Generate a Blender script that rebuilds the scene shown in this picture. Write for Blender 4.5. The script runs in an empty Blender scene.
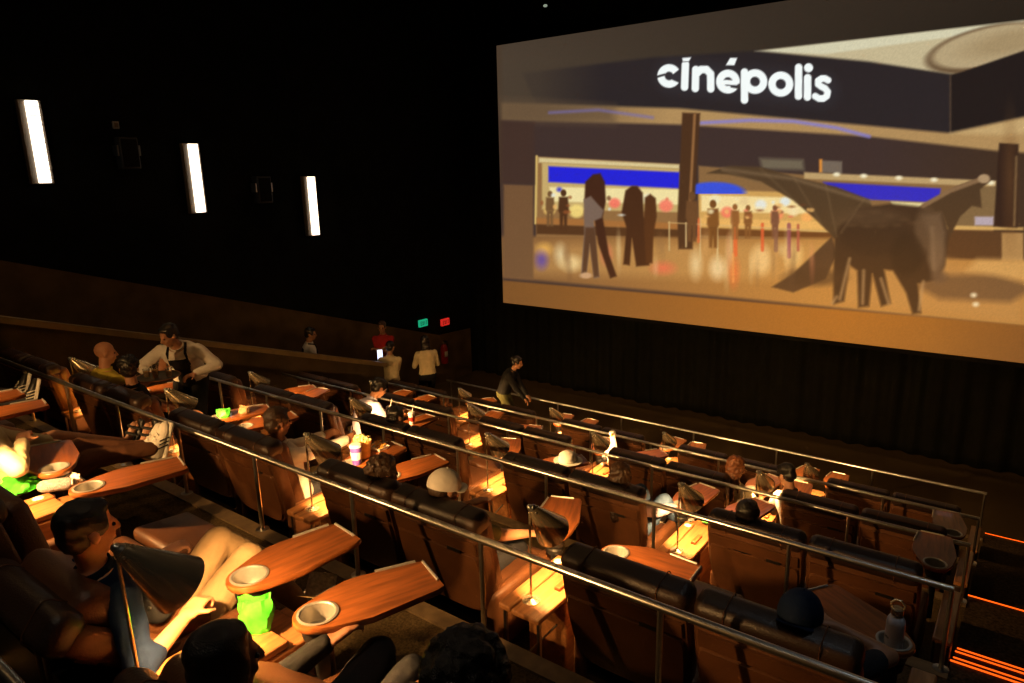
import bpy, math, random
import numpy as np
from mathutils import Vector, Matrix
R = math.radians
rnd = random.Random(7)
sc = bpy.context.scene
col = sc.collection

# ------------------------------------------------------------------ camera, world, exposure
CAMZ = 5.25
FPX, YAW, PIT, ROL = 700.37, 0.64820, 0.24105, -0.02394
fw = Vector((-math.sin(YAW) * math.cos(PIT), math.cos(YAW) * math.cos(PIT), -math.sin(PIT)))
r0 = Vector((math.cos(YAW), math.sin(YAW), 0)); u0 = r0.cross(fw)
cr = r0 * math.cos(ROL) + u0 * math.sin(ROL); cu = cr.cross(fw)
cam_d = bpy.data.cameras.new('camera'); cam = bpy.data.objects.new('camera', cam_d); col.objects.link(cam)
cam_d.sensor_width = 36; cam_d.lens = FPX * 36 / 1024; cam_d.clip_start = 0.03; cam_d.clip_end = 100
M3 = Matrix((cr, cu, -fw)).transposed()
cam.matrix_world = Matrix.Translation((0, 0, CAMZ)) @ M3.to_4x4()
sc.camera = cam
w = bpy.data.worlds.new('world'); sc.world = w; w.use_nodes = True
w.node_tree.nodes['Background'].inputs[0].default_value = (0.8, 0.62, 0.4, 1)
w.node_tree.nodes['Background'].inputs[1].default_value = 0.0
sc.view_settings.view_transform = 'Standard'; sc.view_settings.look = 'None'
sc.view_settings.exposure = 0.0; sc.view_settings.gamma = 1.0; sc.view_settings.use_curve_mapping = False
LAMP_W = 100.0
FILL_W = 64.0
FILL_C = (1.0, 0.52, 0.18)
LAMP_C = (1.0, 0.53, 0.18)

def ray(px):
    return fw + cr * ((px[0] - 512) / FPX) - cu * ((px[1] - 341.5) / FPX)
def onY(x, y, Y):
    d = ray((x, y)); d = d * (Y / d.y); return Vector((d.x, d.y, d.z + CAMZ))
def onZ(x, y, Z):
    d = ray((x, y)); d = d * ((Z - CAMZ) / d.z); return Vector((d.x, d.y, d.z + CAMZ))
def onX(x, y, X):
    d = ray((x, y)); d = d * (X / d.x); return Vector((d.x, d.y, d.z + CAMZ))

# ------------------------------------------------------------------ materials
MATS = {}
def mat(name, c, rough=0.5, metal=0.0, var=0.0, scale=20, bump=0.0, bscale=60, emit=None, es=1.0, stretch=None, coat=0.0, spec=0.5, trans=0.0, sheen=0.0):
    m = bpy.data.materials.new(name); m.use_nodes = True; nt = m.node_tree; b = nt.nodes['Principled BSDF']
    b.inputs['Base Color'].default_value = (*c, 1); b.inputs['Roughness'].default_value = rough
    b.inputs['Metallic'].default_value = metal; b.inputs['Coat Weight'].default_value = coat
    b.inputs['Specular IOR Level'].default_value = spec; b.inputs['Transmission Weight'].default_value = trans
    b.inputs['Sheen Weight'].default_value = sheen
    tc = nt.nodes.new('ShaderNodeTexCoord'); mp = nt.nodes.new('ShaderNodeMapping')
    nt.links.new(tc.outputs['Object'], mp.inputs['Vector'])
    if stretch: mp.inputs['Scale'].default_value = stretch
    if var > 0:
        n = nt.nodes.new('ShaderNodeTexNoise'); n.inputs['Scale'].default_value = scale; n.inputs['Detail'].default_value = 4
        nt.links.new(mp.outputs[0], n.inputs['Vector'])
        rp = nt.nodes.new('ShaderNodeValToRGB')
        rp.color_ramp.elements[0].position = 0.3; rp.color_ramp.elements[1].position = 0.7
        rp.color_ramp.elements[0].color = (*[x * (1 - var) for x in c], 1); rp.color_ramp.elements[1].color = (*[min(1, x * (1 + var)) for x in c], 1)
        nt.links.new(n.outputs['Fac'], rp.inputs[0]); nt.links.new(rp.outputs[0], b.inputs['Base Color'])
    if bump > 0:
        n2 = nt.nodes.new('ShaderNodeTexNoise'); n2.inputs['Scale'].default_value = bscale; n2.inputs['Detail'].default_value = 3
        nt.links.new(mp.outputs[0], n2.inputs['Vector'])
        bp = nt.nodes.new('ShaderNodeBump'); bp.inputs['Strength'].default_value = bump; bp.inputs['Distance'].default_value = 0.01
        nt.links.new(n2.outputs['Fac'], bp.inputs['Height']); nt.links.new(bp.outputs[0], b.inputs['Normal'])
    if emit:
        b.inputs['Emission Color'].default_value = (*emit, 1); b.inputs['Emission Strength'].default_value = es
    MATS[name] = m; return m

mat('leather', (0.108, 0.041, 0.015), 0.42, var=0.25, scale=6, bump=0.25, bscale=130)
mat('leather_dark', (0.034, 0.017, 0.010), 0.40, var=0.25, scale=6, bump=0.25, bscale=130)
mat('black_plastic', (0.012, 0.011, 0.010), 0.45, var=0.2)
mat('wood', (0.27, 0.082, 0.020), 0.33, var=0.38, scale=5, stretch=(9, 1.0, 9), coat=0.25, bump=0.06, bscale=30)
mat('wood_console', (0.36, 0.15, 0.05), 0.4, var=0.3, scale=5, stretch=(10, 0.9, 10), coat=0.15)
mat('satin', (0.50, 0.475, 0.43), 0.42, 0.65, var=0.06, scale=40)
mat('steel', (0.66, 0.63, 0.58), 0.28, 1.0, var=0.08, scale=30)
mat('steel_dark', (0.38, 0.37, 0.36), 0.3, 1.0, var=0.1)
mat('brass', (0.72, 0.58, 0.38), 0.24, 0.75, var=0.1, scale=20)
mat('shade_inside', (0.75, 0.70, 0.6), 0.6, var=0.05)
mat('bulb', (1, 0.85, 0.6), 0.5, emit=(1.0, 0.72, 0.38), es=18)
mat('carpet', (0.055, 0.038, 0.022), 0.95, spec=0.05, var=0.6, scale=45, bump=0.6, bscale=220)
mat('carpet_tan', (0.085, 0.058, 0.028), 0.95, spec=0.05, var=0.5, scale=90, bump=0.7, bscale=260)
mat('nosing', (0.15, 0.10, 0.05), 0.5, var=0.3, scale=14)
mat('fabric_wall', (0.004, 0.0048, 0.0036), 0.9, spec=0.05, var=0.4, scale=3, bump=0.4, bscale=80)
mat('wainscot', (0.105, 0.068, 0.032), 0.9, spec=0.05, var=0.28, scale=2.2, bump=0.5, bscale=90)
mat('curtain', (0.0032, 0.0034, 0.0026), 0.85, spec=0.05, var=0.3, scale=4, bump=0.2)
mat('parapet', (0.05, 0.034, 0.018), 0.85, spec=0.05, var=0.3, scale=3, bump=0.4)
mat('parapet_cap', (0.15, 0.10, 0.045), 0.5, var=0.25, scale=5)
mat('black', (0.006, 0.006, 0.006), 0.7, spec=0.05, var=0.2)
mat('led', (1, 0.2, 0.03), 0.5, emit=(1.0, 0.10, 0.005), es=1.6)
mat('sconce_lens', (0.9, 0.85, 0.75), 0.4, emit=(1.0, 0.83, 0.62), es=3.2)
mat('sconce_box', (0.26, 0.23, 0.20), 0.5, var=0.1)
for n, c in dict(skin_light=(0.52, 0.24, 0.125), skin_mid=(0.40, 0.19, 0.10), skin_tan=(0.30, 0.135, 0.07)).items():
    mat(n, c, 0.5, var=0.1, scale=14, bump=0.06, bscale=90)
for n, c in dict(cloth_white=(0.72, 0.68, 0.62), cloth_cream=(0.60, 0.50, 0.30), cloth_navy=(0.005, 0.013, 0.038), cloth_black=(0.010, 0.010, 0.011), cloth_khaki=(0.40, 0.27, 0.14),
                 cloth_yellow=(0.52, 0.40, 0.06), cloth_red=(0.32, 0.02, 0.018), cloth_grey=(0.22, 0.21, 0.21), cloth_lavender=(0.40, 0.38, 0.50), cloth_denim=(0.07, 0.12, 0.22),
                 cloth_brown=(0.14, 0.06, 0.03), cloth_charcoal=(0.03, 0.03, 0.035), cloth_olive=(0.09, 0.09, 0.035), cloth_green=(0.16, 0.19, 0.06)).items():
    mat(n, c, 0.85, var=0.12, scale=9, bump=0.35, bscale=26, spec=0.15)
mat('hair_black', (0.010, 0.008, 0.007), 0.26, var=0.4, scale=25, stretch=(3, 3, 0.4), bump=0.5, bscale=120)
mat('hair_brown', (0.045, 0.022, 0.010), 0.4, var=0.4, scale=25, bump=0.5, bscale=120)
mat('hair_auburn', (0.16, 0.055, 0.018), 0.42, var=0.45, scale=30, bump=0.6, bscale=120)
mat('eye', (0.02, 0.012, 0.01), 0.15, var=0.1)
mat('rubber_white', (0.68, 0.64, 0.56), 0.6, var=0.08)
mat('neon_green', (0.055, 0.60, 0.03), 0.4, var=0.5, scale=22, emit=None)
mat('paper_white', (0.8, 0.78, 0.74), 0.7, var=0.06)
mat('popcorn_box', (0.80, 0.42, 0.10), 0.6, var=0.2, scale=25)
mat('popcorn', (0.85, 0.68, 0.30), 0.8, var=0.25, scale=60)
mat('nacho', (0.75, 0.35, 0.05), 0.7, var=0.3, scale=40)
mat('purple', (0.13, 0.06, 0.38), 0.5, var=0.15)
mat('cup_blue', (0.10, 0.22, 0.55), 0.5, var=0.1)
mat('cup_red', (0.5, 0.03, 0.02), 0.5, var=0.1)
mat('bottle_white', (0.80, 0.79, 0.86), 0.35, var=0.04)
mat('glow_screen', (0.8, 0.85, 1), 0.4, emit=(0.75, 0.80, 1.0), es=1.6)
mat('exit_green', (0, 0.3, 0.15), 0.5, emit=(0.01, 0.33, 0.16), es=1.0)
mat('exit_red', (0.4, 0.02, 0.02), 0.5, emit=(0.55, 0.018, 0.012), es=1.0)
mat('beacon', (.6, .65, .55), .5, emit=(.5, .6, .45), es=.5)
mat('exit_letter', (0.02, 0.02, 0.02), 0.6)
mat('extinguisher', (0.35, 0.015, 0.012), 0.35, var=0.1)
mat('glass', (0.9, 0.9, 0.9), 0.05, trans=0.95)
mat('towel', (0.30, 0.28, 0.29), 0.95, var=0.35, scale=60, bump=0.8, bscale=120)
mat('drink', (0.55, 0.30, 0.05), 0.2, var=0.1)
mat('silver_logo', (0.5, 0.5, 0.5), 0.5, var=0.05)

# ------------------------------------------------------------------ mesh builder
def ortho(d):
    d = Vector(d).normalized()
    a = Vector((0, 0, 1)) if abs(d.z) < 0.9 else Vector((1, 0, 0))
    x = d.cross(a).normalized(); return x, d.cross(x).normalized(), d
class MB:
    def __init__(s): s.v = []; s.f = []
    def add(s, vs, fs):
        o = len(s.v); s.v += [tuple(x) for x in vs]; s.f += [tuple(i + o for i in f) for f in fs]; return s
    def rings(s, rings, cap=True, close=True):
        n = len(rings[0]); vs = [p for r in rings for p in r]; fs = []
        m = n if close else n - 1
        for k in range(len(rings) - 1):
            for i in range(m):
                j = (i + 1) % n
                fs.append((k * n + i, k * n + j, (k + 1) * n + j, (k + 1) * n + i))
        if cap:
            fs.append(tuple(reversed(range(n)))); b = (len(rings) - 1) * n; fs.append(tuple(b + i for i in range(n)))
        return s.add(vs, fs)
    def box(s, lo, hi):
        x0, y0, z0 = lo; x1, y1, z1 = hi
        return s.add([(x0, y0, z0), (x1, y0, z0), (x1, y1, z0), (x0, y1, z0), (x0, y0, z1), (x1, y0, z1), (x1, y1, z1), (x0, y1, z1)],
                     [(0, 3, 2, 1), (4, 5, 6, 7), (0, 1, 5, 4), (1, 2, 6, 5), (2, 3, 7, 6), (3, 0, 4, 7)])
    def rbox(s, c, h, r, M=None):
        r = min(r, min(h) * 0.98); A = [2, 30, 60, 88]; rings = []
        for la in [-88, -60, -30, -2, 2, 30, 60, 88]:
            cz, sz = math.cos(R(la)), math.sin(R(la)); ring = []
            for q in range(4):
                for a in A:
                    t = R(a + 90 * q); x, y = cz * math.cos(t), cz * math.sin(t)
                    p = Vector((r * x + math.copysign(h[0] - r, x), r * y + math.copysign(h[1] - r, y), r * sz + math.copysign(h[2] - r, sz)))
                    if M is not None: p = M @ p
                    ring.append(Vector(c) + p)
            rings.append(ring)
        return s.rings(rings)
    def tube(s, p0, p1, r0, r1=None, n=12, cap=True):
        r1 = r0 if r1 is None else r1; p0 = Vector(p0); p1 = Vector(p1); x, y, d = ortho(p1 - p0)
        C = [(math.cos(2 * math.pi * i / n), math.sin(2 * math.pi * i / n)) for i in range(n)]
        return s.rings([[p0 + (x * a + y * b) * r0 for a, b in C], [p1 + (x * a + y * b) * r1 for a, b in C]], cap)
    def path(s, pts, r, n=10):
        pts = [Vector(p) for p in pts]; rings = []
        for i, p in enumerate(pts):
            d = (pts[min(i + 1, len(pts) - 1)] - pts[max(i - 1, 0)])
            if i == 0: x, y, _ = ortho(d)
            else:
                dn = d.normalized(); x = (x - dn * x.dot(dn)).normalized(); y = dn.cross(x)
            rr = r[i] if isinstance(r, (list, tuple)) else r
            rings.append([p + (x * math.cos(2 * math.pi * k / n) + y * math.sin(2 * math.pi * k / n)) * rr for k in range(n)])
        return s.rings(rings)
    def capsule(s, p0, p1, r0, r1=None, n=12):
        r1 = r0 if r1 is None else r1; p0 = Vector(p0); p1 = Vector(p1); x, y, d = ortho(p1 - p0); rings = []
        for a in (-80, -55, -25, 0):
            rings.append((p0 + d * r0 * math.sin(R(a)), r0 * math.cos(R(a))))
        for a in (0, 25, 55, 80):
            rings.append((p1 + d * r1 * math.sin(R(a)), r1 * math.cos(R(a))))
        return s.rings([[c + (x * math.cos(2 * math.pi * i / n) + y * math.sin(2 * math.pi * i / n)) * q for i in range(n)] for c, q in rings])
    def ell(s, c, r, M=None, n=14, m=9):
        rings = []
        for k in range(m):
            la = R(-85 + 170 * k / (m - 1)); ring = []
            for i in range(n):
                t = 2 * math.pi * i / n
                p = Vector((r[0] * math.cos(la) * math.cos(t), r[1] * math.cos(la) * math.sin(t), r[2] * math.sin(la)))
                if M is not None: p = M @ p
                ring.append(Vector(c) + p)
            rings.append(ring)
        return s.rings(rings)
    def prism(s, poly, z0, z1, M=None):
        f = (lambda p: p) if M is None else (lambda p: M @ p)
        return s.rings([[f(Vector((x, y, z0))) for x, y in poly], [f(Vector((x, y, z1))) for x, y in poly]])
    def lathe(s, prof, c=(0, 0, 0), n=20, M=None, cap=True):
        f = (lambda p: p) if M is None else (lambda p: M @ p)
        return s.rings([[Vector(c) + f(Vector((r * math.cos(2 * math.pi * i / n), r * math.sin(2 * math.pi * i / n), z))) for i in range(n)] for r, z in prof], cap)

def mesh_of(name, mb, m, sharp=35):
    me = bpy.data.meshes.new(name); me.from_pydata(mb.v, [], mb.f); me.update()
    me.polygons.foreach_set('use_smooth', [True] * len(me.polygons))
    if sharp: me.set_sharp_from_angle(angle=R(sharp))
    me.materials.append(MATS[m]); return me
def obj(name, mb, m, parent=None, sharp=35, label=None):
    me = mb if isinstance(mb, bpy.types.Mesh) else mesh_of(name, mb, m, sharp)
    o = bpy.data.objects.new(name, me); col.objects.link(o)
    if parent is not None: o.parent = parent
    if label: o['label'] = label
    return o
def tag(o, label, cat, group=None, kind=None):
    o['label'] = label; o['category'] = cat
    if group: o['group'] = group
    if kind: o['kind'] = kind
    return o
def thing(name, label, cat, loc=(0, 0, 0), rz=0.0, group=None):
    o = bpy.data.objects.new(name, None); o.empty_display_size = 0.1; col.objects.link(o)
    o.location = loc; o.rotation_euler = (0, 0, rz); return tag(o, label, cat, group)
def struct(name, mb, m, label, parent=None, sharp=35):
    o = obj(name, mb, m, parent, sharp); o['kind'] = 'structure'; o['label'] = label; return o
KIDS = {}
def kids(o):
    return [c for c in bpy.data.objects if c.parent == o]
def copy_tree(root, klist, loc, rz, label, group=None):
    r = root.copy(); col.objects.link(r); r.location = loc; r.rotation_euler = (0, 0, rz); r['label'] = label
    if group: r['group'] = group
    for ch, gk in klist:
        c = ch.copy(); col.objects.link(c); c.parent = r
        for g in gk:
            d = g.copy(); col.objects.link(d); d.parent = c
    return r
ORD = ['first', 'second', 'third', 'fourth', 'fifth', 'sixth', 'seventh', 'eighth', 'ninth', 'tenth', 'eleventh']

# ------------------------------------------------------------------ room
XW, YS = -11.77, 13.71
ROWS = ['top', 'A', 'B', 'C', 'D']
RAILY = dict(zip(['rear'] + ROWS[0:], [0, .43, 2.43, 4.43, 6.43, 8.43]))
FL = dict(rear=3.55, top=2.905, A=2.26, B=1.615, C=.97, D=.325)
ROWNAME = dict(top='topmost row', A='second row down', B='middle row', C='fourth row down', D='front row by the screen')
XL, XR = -9.7, -0.12
def nose(Y): return 2.905 - 0.3225 * (Y - 2.43)
struct('floor', MB().box((XW - .3, 10.43, -0.2), (9, 14.6, 0.0)), 'carpet_tan', 'brown carpeted flat floor below the screen')
struct('floor_upper', MB().box((XL, -4, -0.2), (XR, .43, 3.55)), 'carpet', 'carpeted top walkway behind the topmost row')
for k, r in enumerate(ROWS):
    y0 = RAILY[r]; struct('floor_tier', MB().box((XL, y0, -0.2), (XR, y0 + 2.0, FL[r])), 'carpet_tan', 'brown carpeted seating tier of the ' + ROWNAME[r])
    struct('trim_nosing', MB().box((XL, y0 + 1.90, FL[r]), (XR, y0 + 2.006, FL[r] + .012)), 'nosing', 'tan edge strip along the tier of the ' + ROWNAME[r])
# aisle steps at the row ends
sy = .43 + .13
zz = 3.55
AX0, AX1 = XR, 1.9
struct('floor_aisle', MB().box((AX0, -4, -.2), (AX1, sy, 3.55)), 'carpet', 'carpeted landing at the top of the aisle steps')
yy = sy; n = 0
while zz > 0.33:
    zz -= .3225; n += 1
    struct('floor_step', MB().box((AX0, yy, -.2), (AX1, yy + 1.0, zz)), 'carpet', ORD[n - 1] + ' dark carpeted aisle step from the top')
    yy += 1.0
AISLE_END = yy
struct('floor_side', MB().box((AX1, -4, -.2), (9, 10.43, .1)), 'carpet', 'dark floor beyond the aisle')
# corridor along the side wall with landing
pts = [(-4, nose(-4)), (8.8, nose(8.8)), (8.8, .325), (10.6, .325), (10.6, 0.0), (10.6, -.2), (-4, -.2)]
struct('floor_ramp', MB().rings([[(XW - .2, y, z) for y, z in pts], [(XL, y, z) for y, z in pts]]), 'carpet', 'sloping carpeted side corridor behind the parapet')
pts = [(-4, nose(-4) + .92), (8.75, nose(8.75) + .80), (8.75, -.1), (-4, -.1)]
pw = struct('wall_parapet', MB().rings([[(XL - .14, y, z) for y, z in pts], [(XL, y, z) for y, z in pts]]), 'parapet', 'low sloping brown parapet between seats and side corridor')
pts = [(-4, nose(-4) + 1.0), (8.8, nose(8.8) + .88), (8.8, nose(8.8) + .80), (-4, nose(-4) + .92)]
obj('cap', MB().rings([[(XL - .19, y, z) for y, z in pts], [(XL + .05, y, z) for y, z in pts]]), 'parapet_cap', pw)
struct('wall_left', MB().box((XW - .3, -4, -.2), (XW, 14.3, 9.2)), 'fabric_wall', 'black fabric side wall with tall lights')
wt = lambda y: 4.17 - .325 * (y - 3.57)
pts = [(-4, wt(-4)), (12.52, 1.26), (13.70, 1.21), (13.70, 0), (-4, 0)]
struct('trim_wainscot', MB().rings([[(XW, y, z) for y, z in pts], [(XW + .03, y, z) for y, z in pts]]), 'wainscot', 'brown sloping lower panel along the black side wall')
struct('wall_front', MB().box((XW - .3, 14.05, -.2), (9, 14.3, 9.2)), 'fabric_wall', 'black wall behind the cinema screen')
struct('wall_back', MB().box((XW - .3, -4.3, -.2), (9, -4, 9.2)), 'fabric_wall', 'black rear wall')
struct('wall_right', MB().box((9, -4.3, -.2), (9.3, 14.3, 9.2)), 'fabric_wall', 'black far side wall')
struct('ceiling', MB().box((XW - .3, -4.3, 9.2), (9.3, 14.3, 9.4)), 'fabric_wall', 'black cinema ceiling')
# curtain under and beside the screen
def curtain(name, x0, x1, y, z0, z1, label):
    n = int((x1 - x0) / .055); a = []; b = []
    for i in range(n + 1):
        x = x0 + (x1 - x0) * i / n
        d = .05 * math.sin(x * 2 * math.pi / .34) + .02 * math.sin(x * 11.3 + 1)
        a.append((x, y + d, z0 + .015 * math.sin(x * 3.1))); b.append((x, y + d * .8, z1))
    back = [(x, q + .02, z) for x, q, z in a]
    m = MB(); m.rings([a, b], cap=False, close=False)
    o = obj(name, m, 'curtain', sharp=0); tag(o, label, 'curtain'); return o
curtain('stage_curtain', XW + .05, 8.8, 13.86, .02, 1.90, 'black pleated curtain hanging below the cinema screen')
curtain('side_curtain', XW + .05, -10.80, 13.86, 1.93, 9.1, 'narrow black pleated curtain beside the screen edge')

# ------------------------------------------------------------------ cinema screen
def lin(c):
    c = np.asarray(c, float) / 255.0
    return np.where(c <= .04045, c / 12.92, ((c + .055) / 1.055) ** 2.4)
SX0, SX1, SZ0, SZ1 = -10.63, 3.8, 2.0, 8.03
NX, NZ = 880, 330
def screen_colours(gx, gz):
    P = np.stack([gx, np.full_like(gx, YS), gz - CAMZ], -1)
    d = P @ np.array(fw); x = 512 + FPX * (P @ np.array(cr)) / d; y = 341.5 - FPX * (P @ np.array(cu)) / d
    C = np.zeros(x.shape + (3,))
    def put(mask, c, a=1.0):
        m = (np.clip(mask, 0, 1) * a)[..., None]; C[:] = C * (1 - m) + np.asarray(c, float) * m
    def cr1(pts): return [(490 + a / 1.8464, b / 1.8464) for a, b in pts]     # from the zoomed look at the screen
    def poly(pts, soft=1.2):
        ins = np.zeros(x.shape, bool); dist = np.full(x.shape, 1e9); n = len(pts)
        xs = [p[0] for p in pts]; ys = [p[1] for p in pts]; pad = 8
        sel = (x > min(xs) - pad) & (x < max(xs) + pad) & (y > min(ys) - pad) & (y < max(ys) + pad)
        X = x[sel]; Y = y[sel]; I = np.zeros(X.shape, bool); D = np.full(X.shape, 1e9)
        for i in range(n):
            (ax, ay), (bx, by) = pts[i], pts[(i + 1) % n]
            if ay != by:
                c = ((ay > Y) != (by > Y)) & (X < (bx - ax) * (Y - ay) / (by - ay) + ax); I ^= c
            L = (bx - ax) ** 2 + (by - ay) ** 2 + 1e-9
            t = np.clip(((X - ax) * (bx - ax) + (Y - ay) * (by - ay)) / L, 0, 1)
            D = np.minimum(D, np.hypot(X - ax - t * (bx - ax), Y - ay - t * (by - ay)))
        out = np.zeros(x.shape); sd = np.where(I, D, -D); out[sel] = np.clip(.5 + sd / (2 * soft), 0, 1); return out
    def ell(cx, cy, rx, ry, soft=1.0, rot=0.0):
        a, b = x - cx, y - cy; ca, sa = math.cos(rot), math.sin(rot); a, b = a * ca + b * sa, -a * sa + b * ca
        return np.clip(.5 + (1 - np.hypot(a / rx, b / ry)) * min(rx, ry) / (2 * soft), 0, 1)
    def line(pts, wd, soft=1.0):
        D = np.full(x.shape, 1e9)
        for (ax, ay), (bx, by) in zip(pts[:-1], pts[1:]):
            L = (bx - ax) ** 2 + (by - ay) ** 2 + 1e-9
            t = np.clip(((x - ax) * (bx - ax) + (y - ay) * (by - ay)) / L, 0, 1)
            D = np.minimum(D, np.hypot(x - ax - t * (bx - ax), y - ay - t * (by - ay)))
        return np.clip(.5 + (wd - D) / (2 * soft), 0, 1)
    lerp = lambda a, b, t: np.asarray(a, float) * (1 - t[..., None]) + np.asarray(b, float) * t[..., None]
    # base: dim top band
    tx = np.clip((x - 500) / 520, 0, 1)
    C[:] = lerp((78, 65, 52), (38, 31, 24), tx)
    put(np.clip((60 - y) / 60, 0, 1), (58, 46, 36), .35)
    # dark back wall of the lobby
    put(np.clip((y - 112) / 4, 0, 1), (66, 50, 46))
    put(np.clip((y - 112) / 4, 0, 1) * np.clip((x - 880) / 120, 0, 1), (70, 50, 34), .8)
    # white ceiling, upper right
    big = 1300
    put(poly(cr1([(488, 95), (985, 38), (1250, 8), (1250, 40), (985, 95), (850, 138), (700, 116)])), (206, 190, 150))
    put(poly(cr1([(488, 95), (985, 38), (985, 50), (620, 100)])), (226, 222, 190), .8)
    e1 = ell(990, 48, 66, 22, 1.5, -.22); e2 = ell(992, 46, 61, 18.5, 1.5, -.22)
    put(e1, (112, 88, 62)); put(e2, (190, 168, 128)); put(ell(1010, 42, 44, 11, 5, -.22), (172, 148, 108))
    # fascia behind the lettering
    put(poly(cr1([(60, 135), (300, 106), (490, 94), (700, 114), (852, 138), (852, 246), (350, 201), (85, 192)]), 2) * np.clip((x - 516) / 90, .25, 1), (46, 39, 40))
    put(poly(cr1([(850, 140), (990, 92), (1250, 40), (1250, 190), (986, 216), (850, 245)])), (38, 30, 28))
    put(line(cr1([(850, 140), (850, 245)]), .8), (84, 66, 52))
    # cream soffit
    put(poly(cr1([(20, 190), (85, 192), (350, 200), (850, 246), (986, 217), (1250, 185), (1250, 260), (986, 282), (940, 279), (700, 252), (350, 230), (20, 222)]), 1.8), lerp((120, 95, 66), (184, 146, 94), np.clip((x - 540) / 130, 0, 1)))
    put(poly(cr1([(20, 185), (85, 187), (230, 196), (230, 228), (20, 224)]), 6), (104, 82, 60), .7)
    put(poly(cr1([(850, 246), (986, 217), (1250, 185), (1250, 215), (960, 250)]), 3), (214, 182, 126), .7)
    put(line(cr1([(390, 227), (480, 222), (560, 224), (640, 236), (700, 252)]), 1.7, 1.5), (140, 132, 214), .85)
    put(line(cr1([(110, 208), (200, 203), (300, 217)]), 1.4, 1.5), (120, 112, 190), .6)
    # lit concession counter, left
    put(poly(cr1([(85, 289), (350, 303), (350, 440), (85, 440)])), (150, 110, 66))
    put(poly(cr1([(90, 291), (350, 304), (350, 312), (90, 300)])), (226, 206, 150))
    put(poly(cr1([(96, 300), (350, 312), (350, 392), (96, 386)])), (206, 176, 112))
    put(poly(cr1([(110, 345), (350, 350), (350, 378), (110, 372)])), (250, 232, 168))
    put(poly(cr1([(108, 307), (350, 318), (350, 348), (108, 336)])), (38, 38, 222))
    put(line(cr1([(86, 289), (84, 412)]), 1.2), (224, 190, 110))
    for a, b, rx, c in [(128, 350, 4, (60, 60, 200)), (230, 375, 9, (255, 120, 100)), (325, 380, 11, (255, 128, 104)), (160, 390, 12, (255, 226, 130)), (110, 388, 9, (255, 214, 120)), (205, 372, 7, (255, 210, 150)), (290, 365, 8, (240, 230, 190)), (270, 395, 10, (255, 200, 110))]:
        (p,) = cr1([(a, b)]); put(ell(p[0], p[1], rx * .62, rx * .55, 1.6), c, .9)
    put(poly(cr1([(86, 402), (350, 412), (350, 425), (86, 414)])), (170, 112, 58))
    put(poly(cr1([(86, 414), (350, 424), (350, 440), (86, 432)])), (88, 56, 32))
    # middle counter
    put(poly(cr1([(385, 306), (620, 326), (850, 336), (930, 340), (930, 440), (640, 440), (385, 440)])), (142, 106, 66))
    put(poly(cr1([(385, 350), (560, 355), (640, 430), (385, 430)])), (214, 166, 92))
    put(poly(cr1([(390, 360), (560, 365), (590, 395), (390, 390)])), (252, 226, 160))
    put(ell(714, 193, 31, 11, 1.3) * (y < 193.5), (58, 84, 226))
    for a, b, rx, c in [(438, 392, 10, (255, 130, 100)), (500, 378, 9, (235, 240, 235)), (530, 396, 10, (255, 150, 100)), (560, 390, 9, (250, 226, 170)), (416, 368, 8, (250, 240, 190)), (470, 372, 8, (240, 210, 150)), (545, 372, 8, (230, 240, 240)), (585, 402, 9, (255, 180, 100))]:
        (p,) = cr1([(a, b)]); put(ell(p[0], p[1], rx * .62, rx * .55, 1.6), c, .9)
    put(poly(cr1([(385, 402), (640, 410), (640, 424), (385, 418)])), (242, 186, 104), .8)
    put(poly(cr1([(385, 420), (640, 430), (640, 442), (385, 434)])), (112, 70, 36))
    # signs and right counter
    put(poly(cr1([(498, 292), (578, 295), (580, 314), (502, 312)]), 2.5), (116, 104, 84))
    put(poly(cr1([(610, 296), (650, 298), (650, 320), (610, 318)])), (120, 106, 92)); put(poly(cr1([(608, 294), (613, 294), (613, 318), (608, 318)])), (236, 150, 60))
    put(poly(cr1([(580, 318), (935, 334), (935, 345), (580, 330)])), (196, 164, 112))
    for a in (640, 690, 755, 820, 925):
        (p,) = cr1([(a, 322 + (a - 640) * .055)]); put(ell(p[0], p[1], 3.2, 2, 1.2), (255, 244, 206))
    put(poly(cr1([(615, 336), (832, 348), (830, 374), (640, 366)])), (56, 48, 196))
    put(poly(cr1([(740, 372), (830, 376), (830, 390), (750, 388)])), (236, 220, 160))
    put(poly(cr1([(860, 345), (940, 345), (940, 420), (860, 420)])), (132, 104, 68)); put(poly(cr1([(895, 400), (930, 400), (930, 416), (895, 416)])), (186, 170, 180))
    put(poly(cr1([(840, 416), (985, 420), (985, 425), (840, 424)])), (238, 190, 110), .8)
    put(poly(cr1([(830, 424), (980, 428), (980, 486), (830, 480)])), (92, 62, 38)); put(poly(cr1([(945, 430), (985, 430), (985, 484), (945, 482)])), (176, 134, 82))
    # floor
    fl = poly(cr1([(15, 436), (640, 440), (850, 478), (1250, 488), (1250, 640), (985, 602), (400, 545), (18, 512)]), 2)
    put(fl, lerp((134, 94, 56), (182, 128, 66), np.clip((x - 500) / 330, 0, 1)))
    put(poly(cr1([(80, 450), (640, 446), (640, 520), (80, 505)]), 6), (206, 156, 90), .55)
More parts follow.
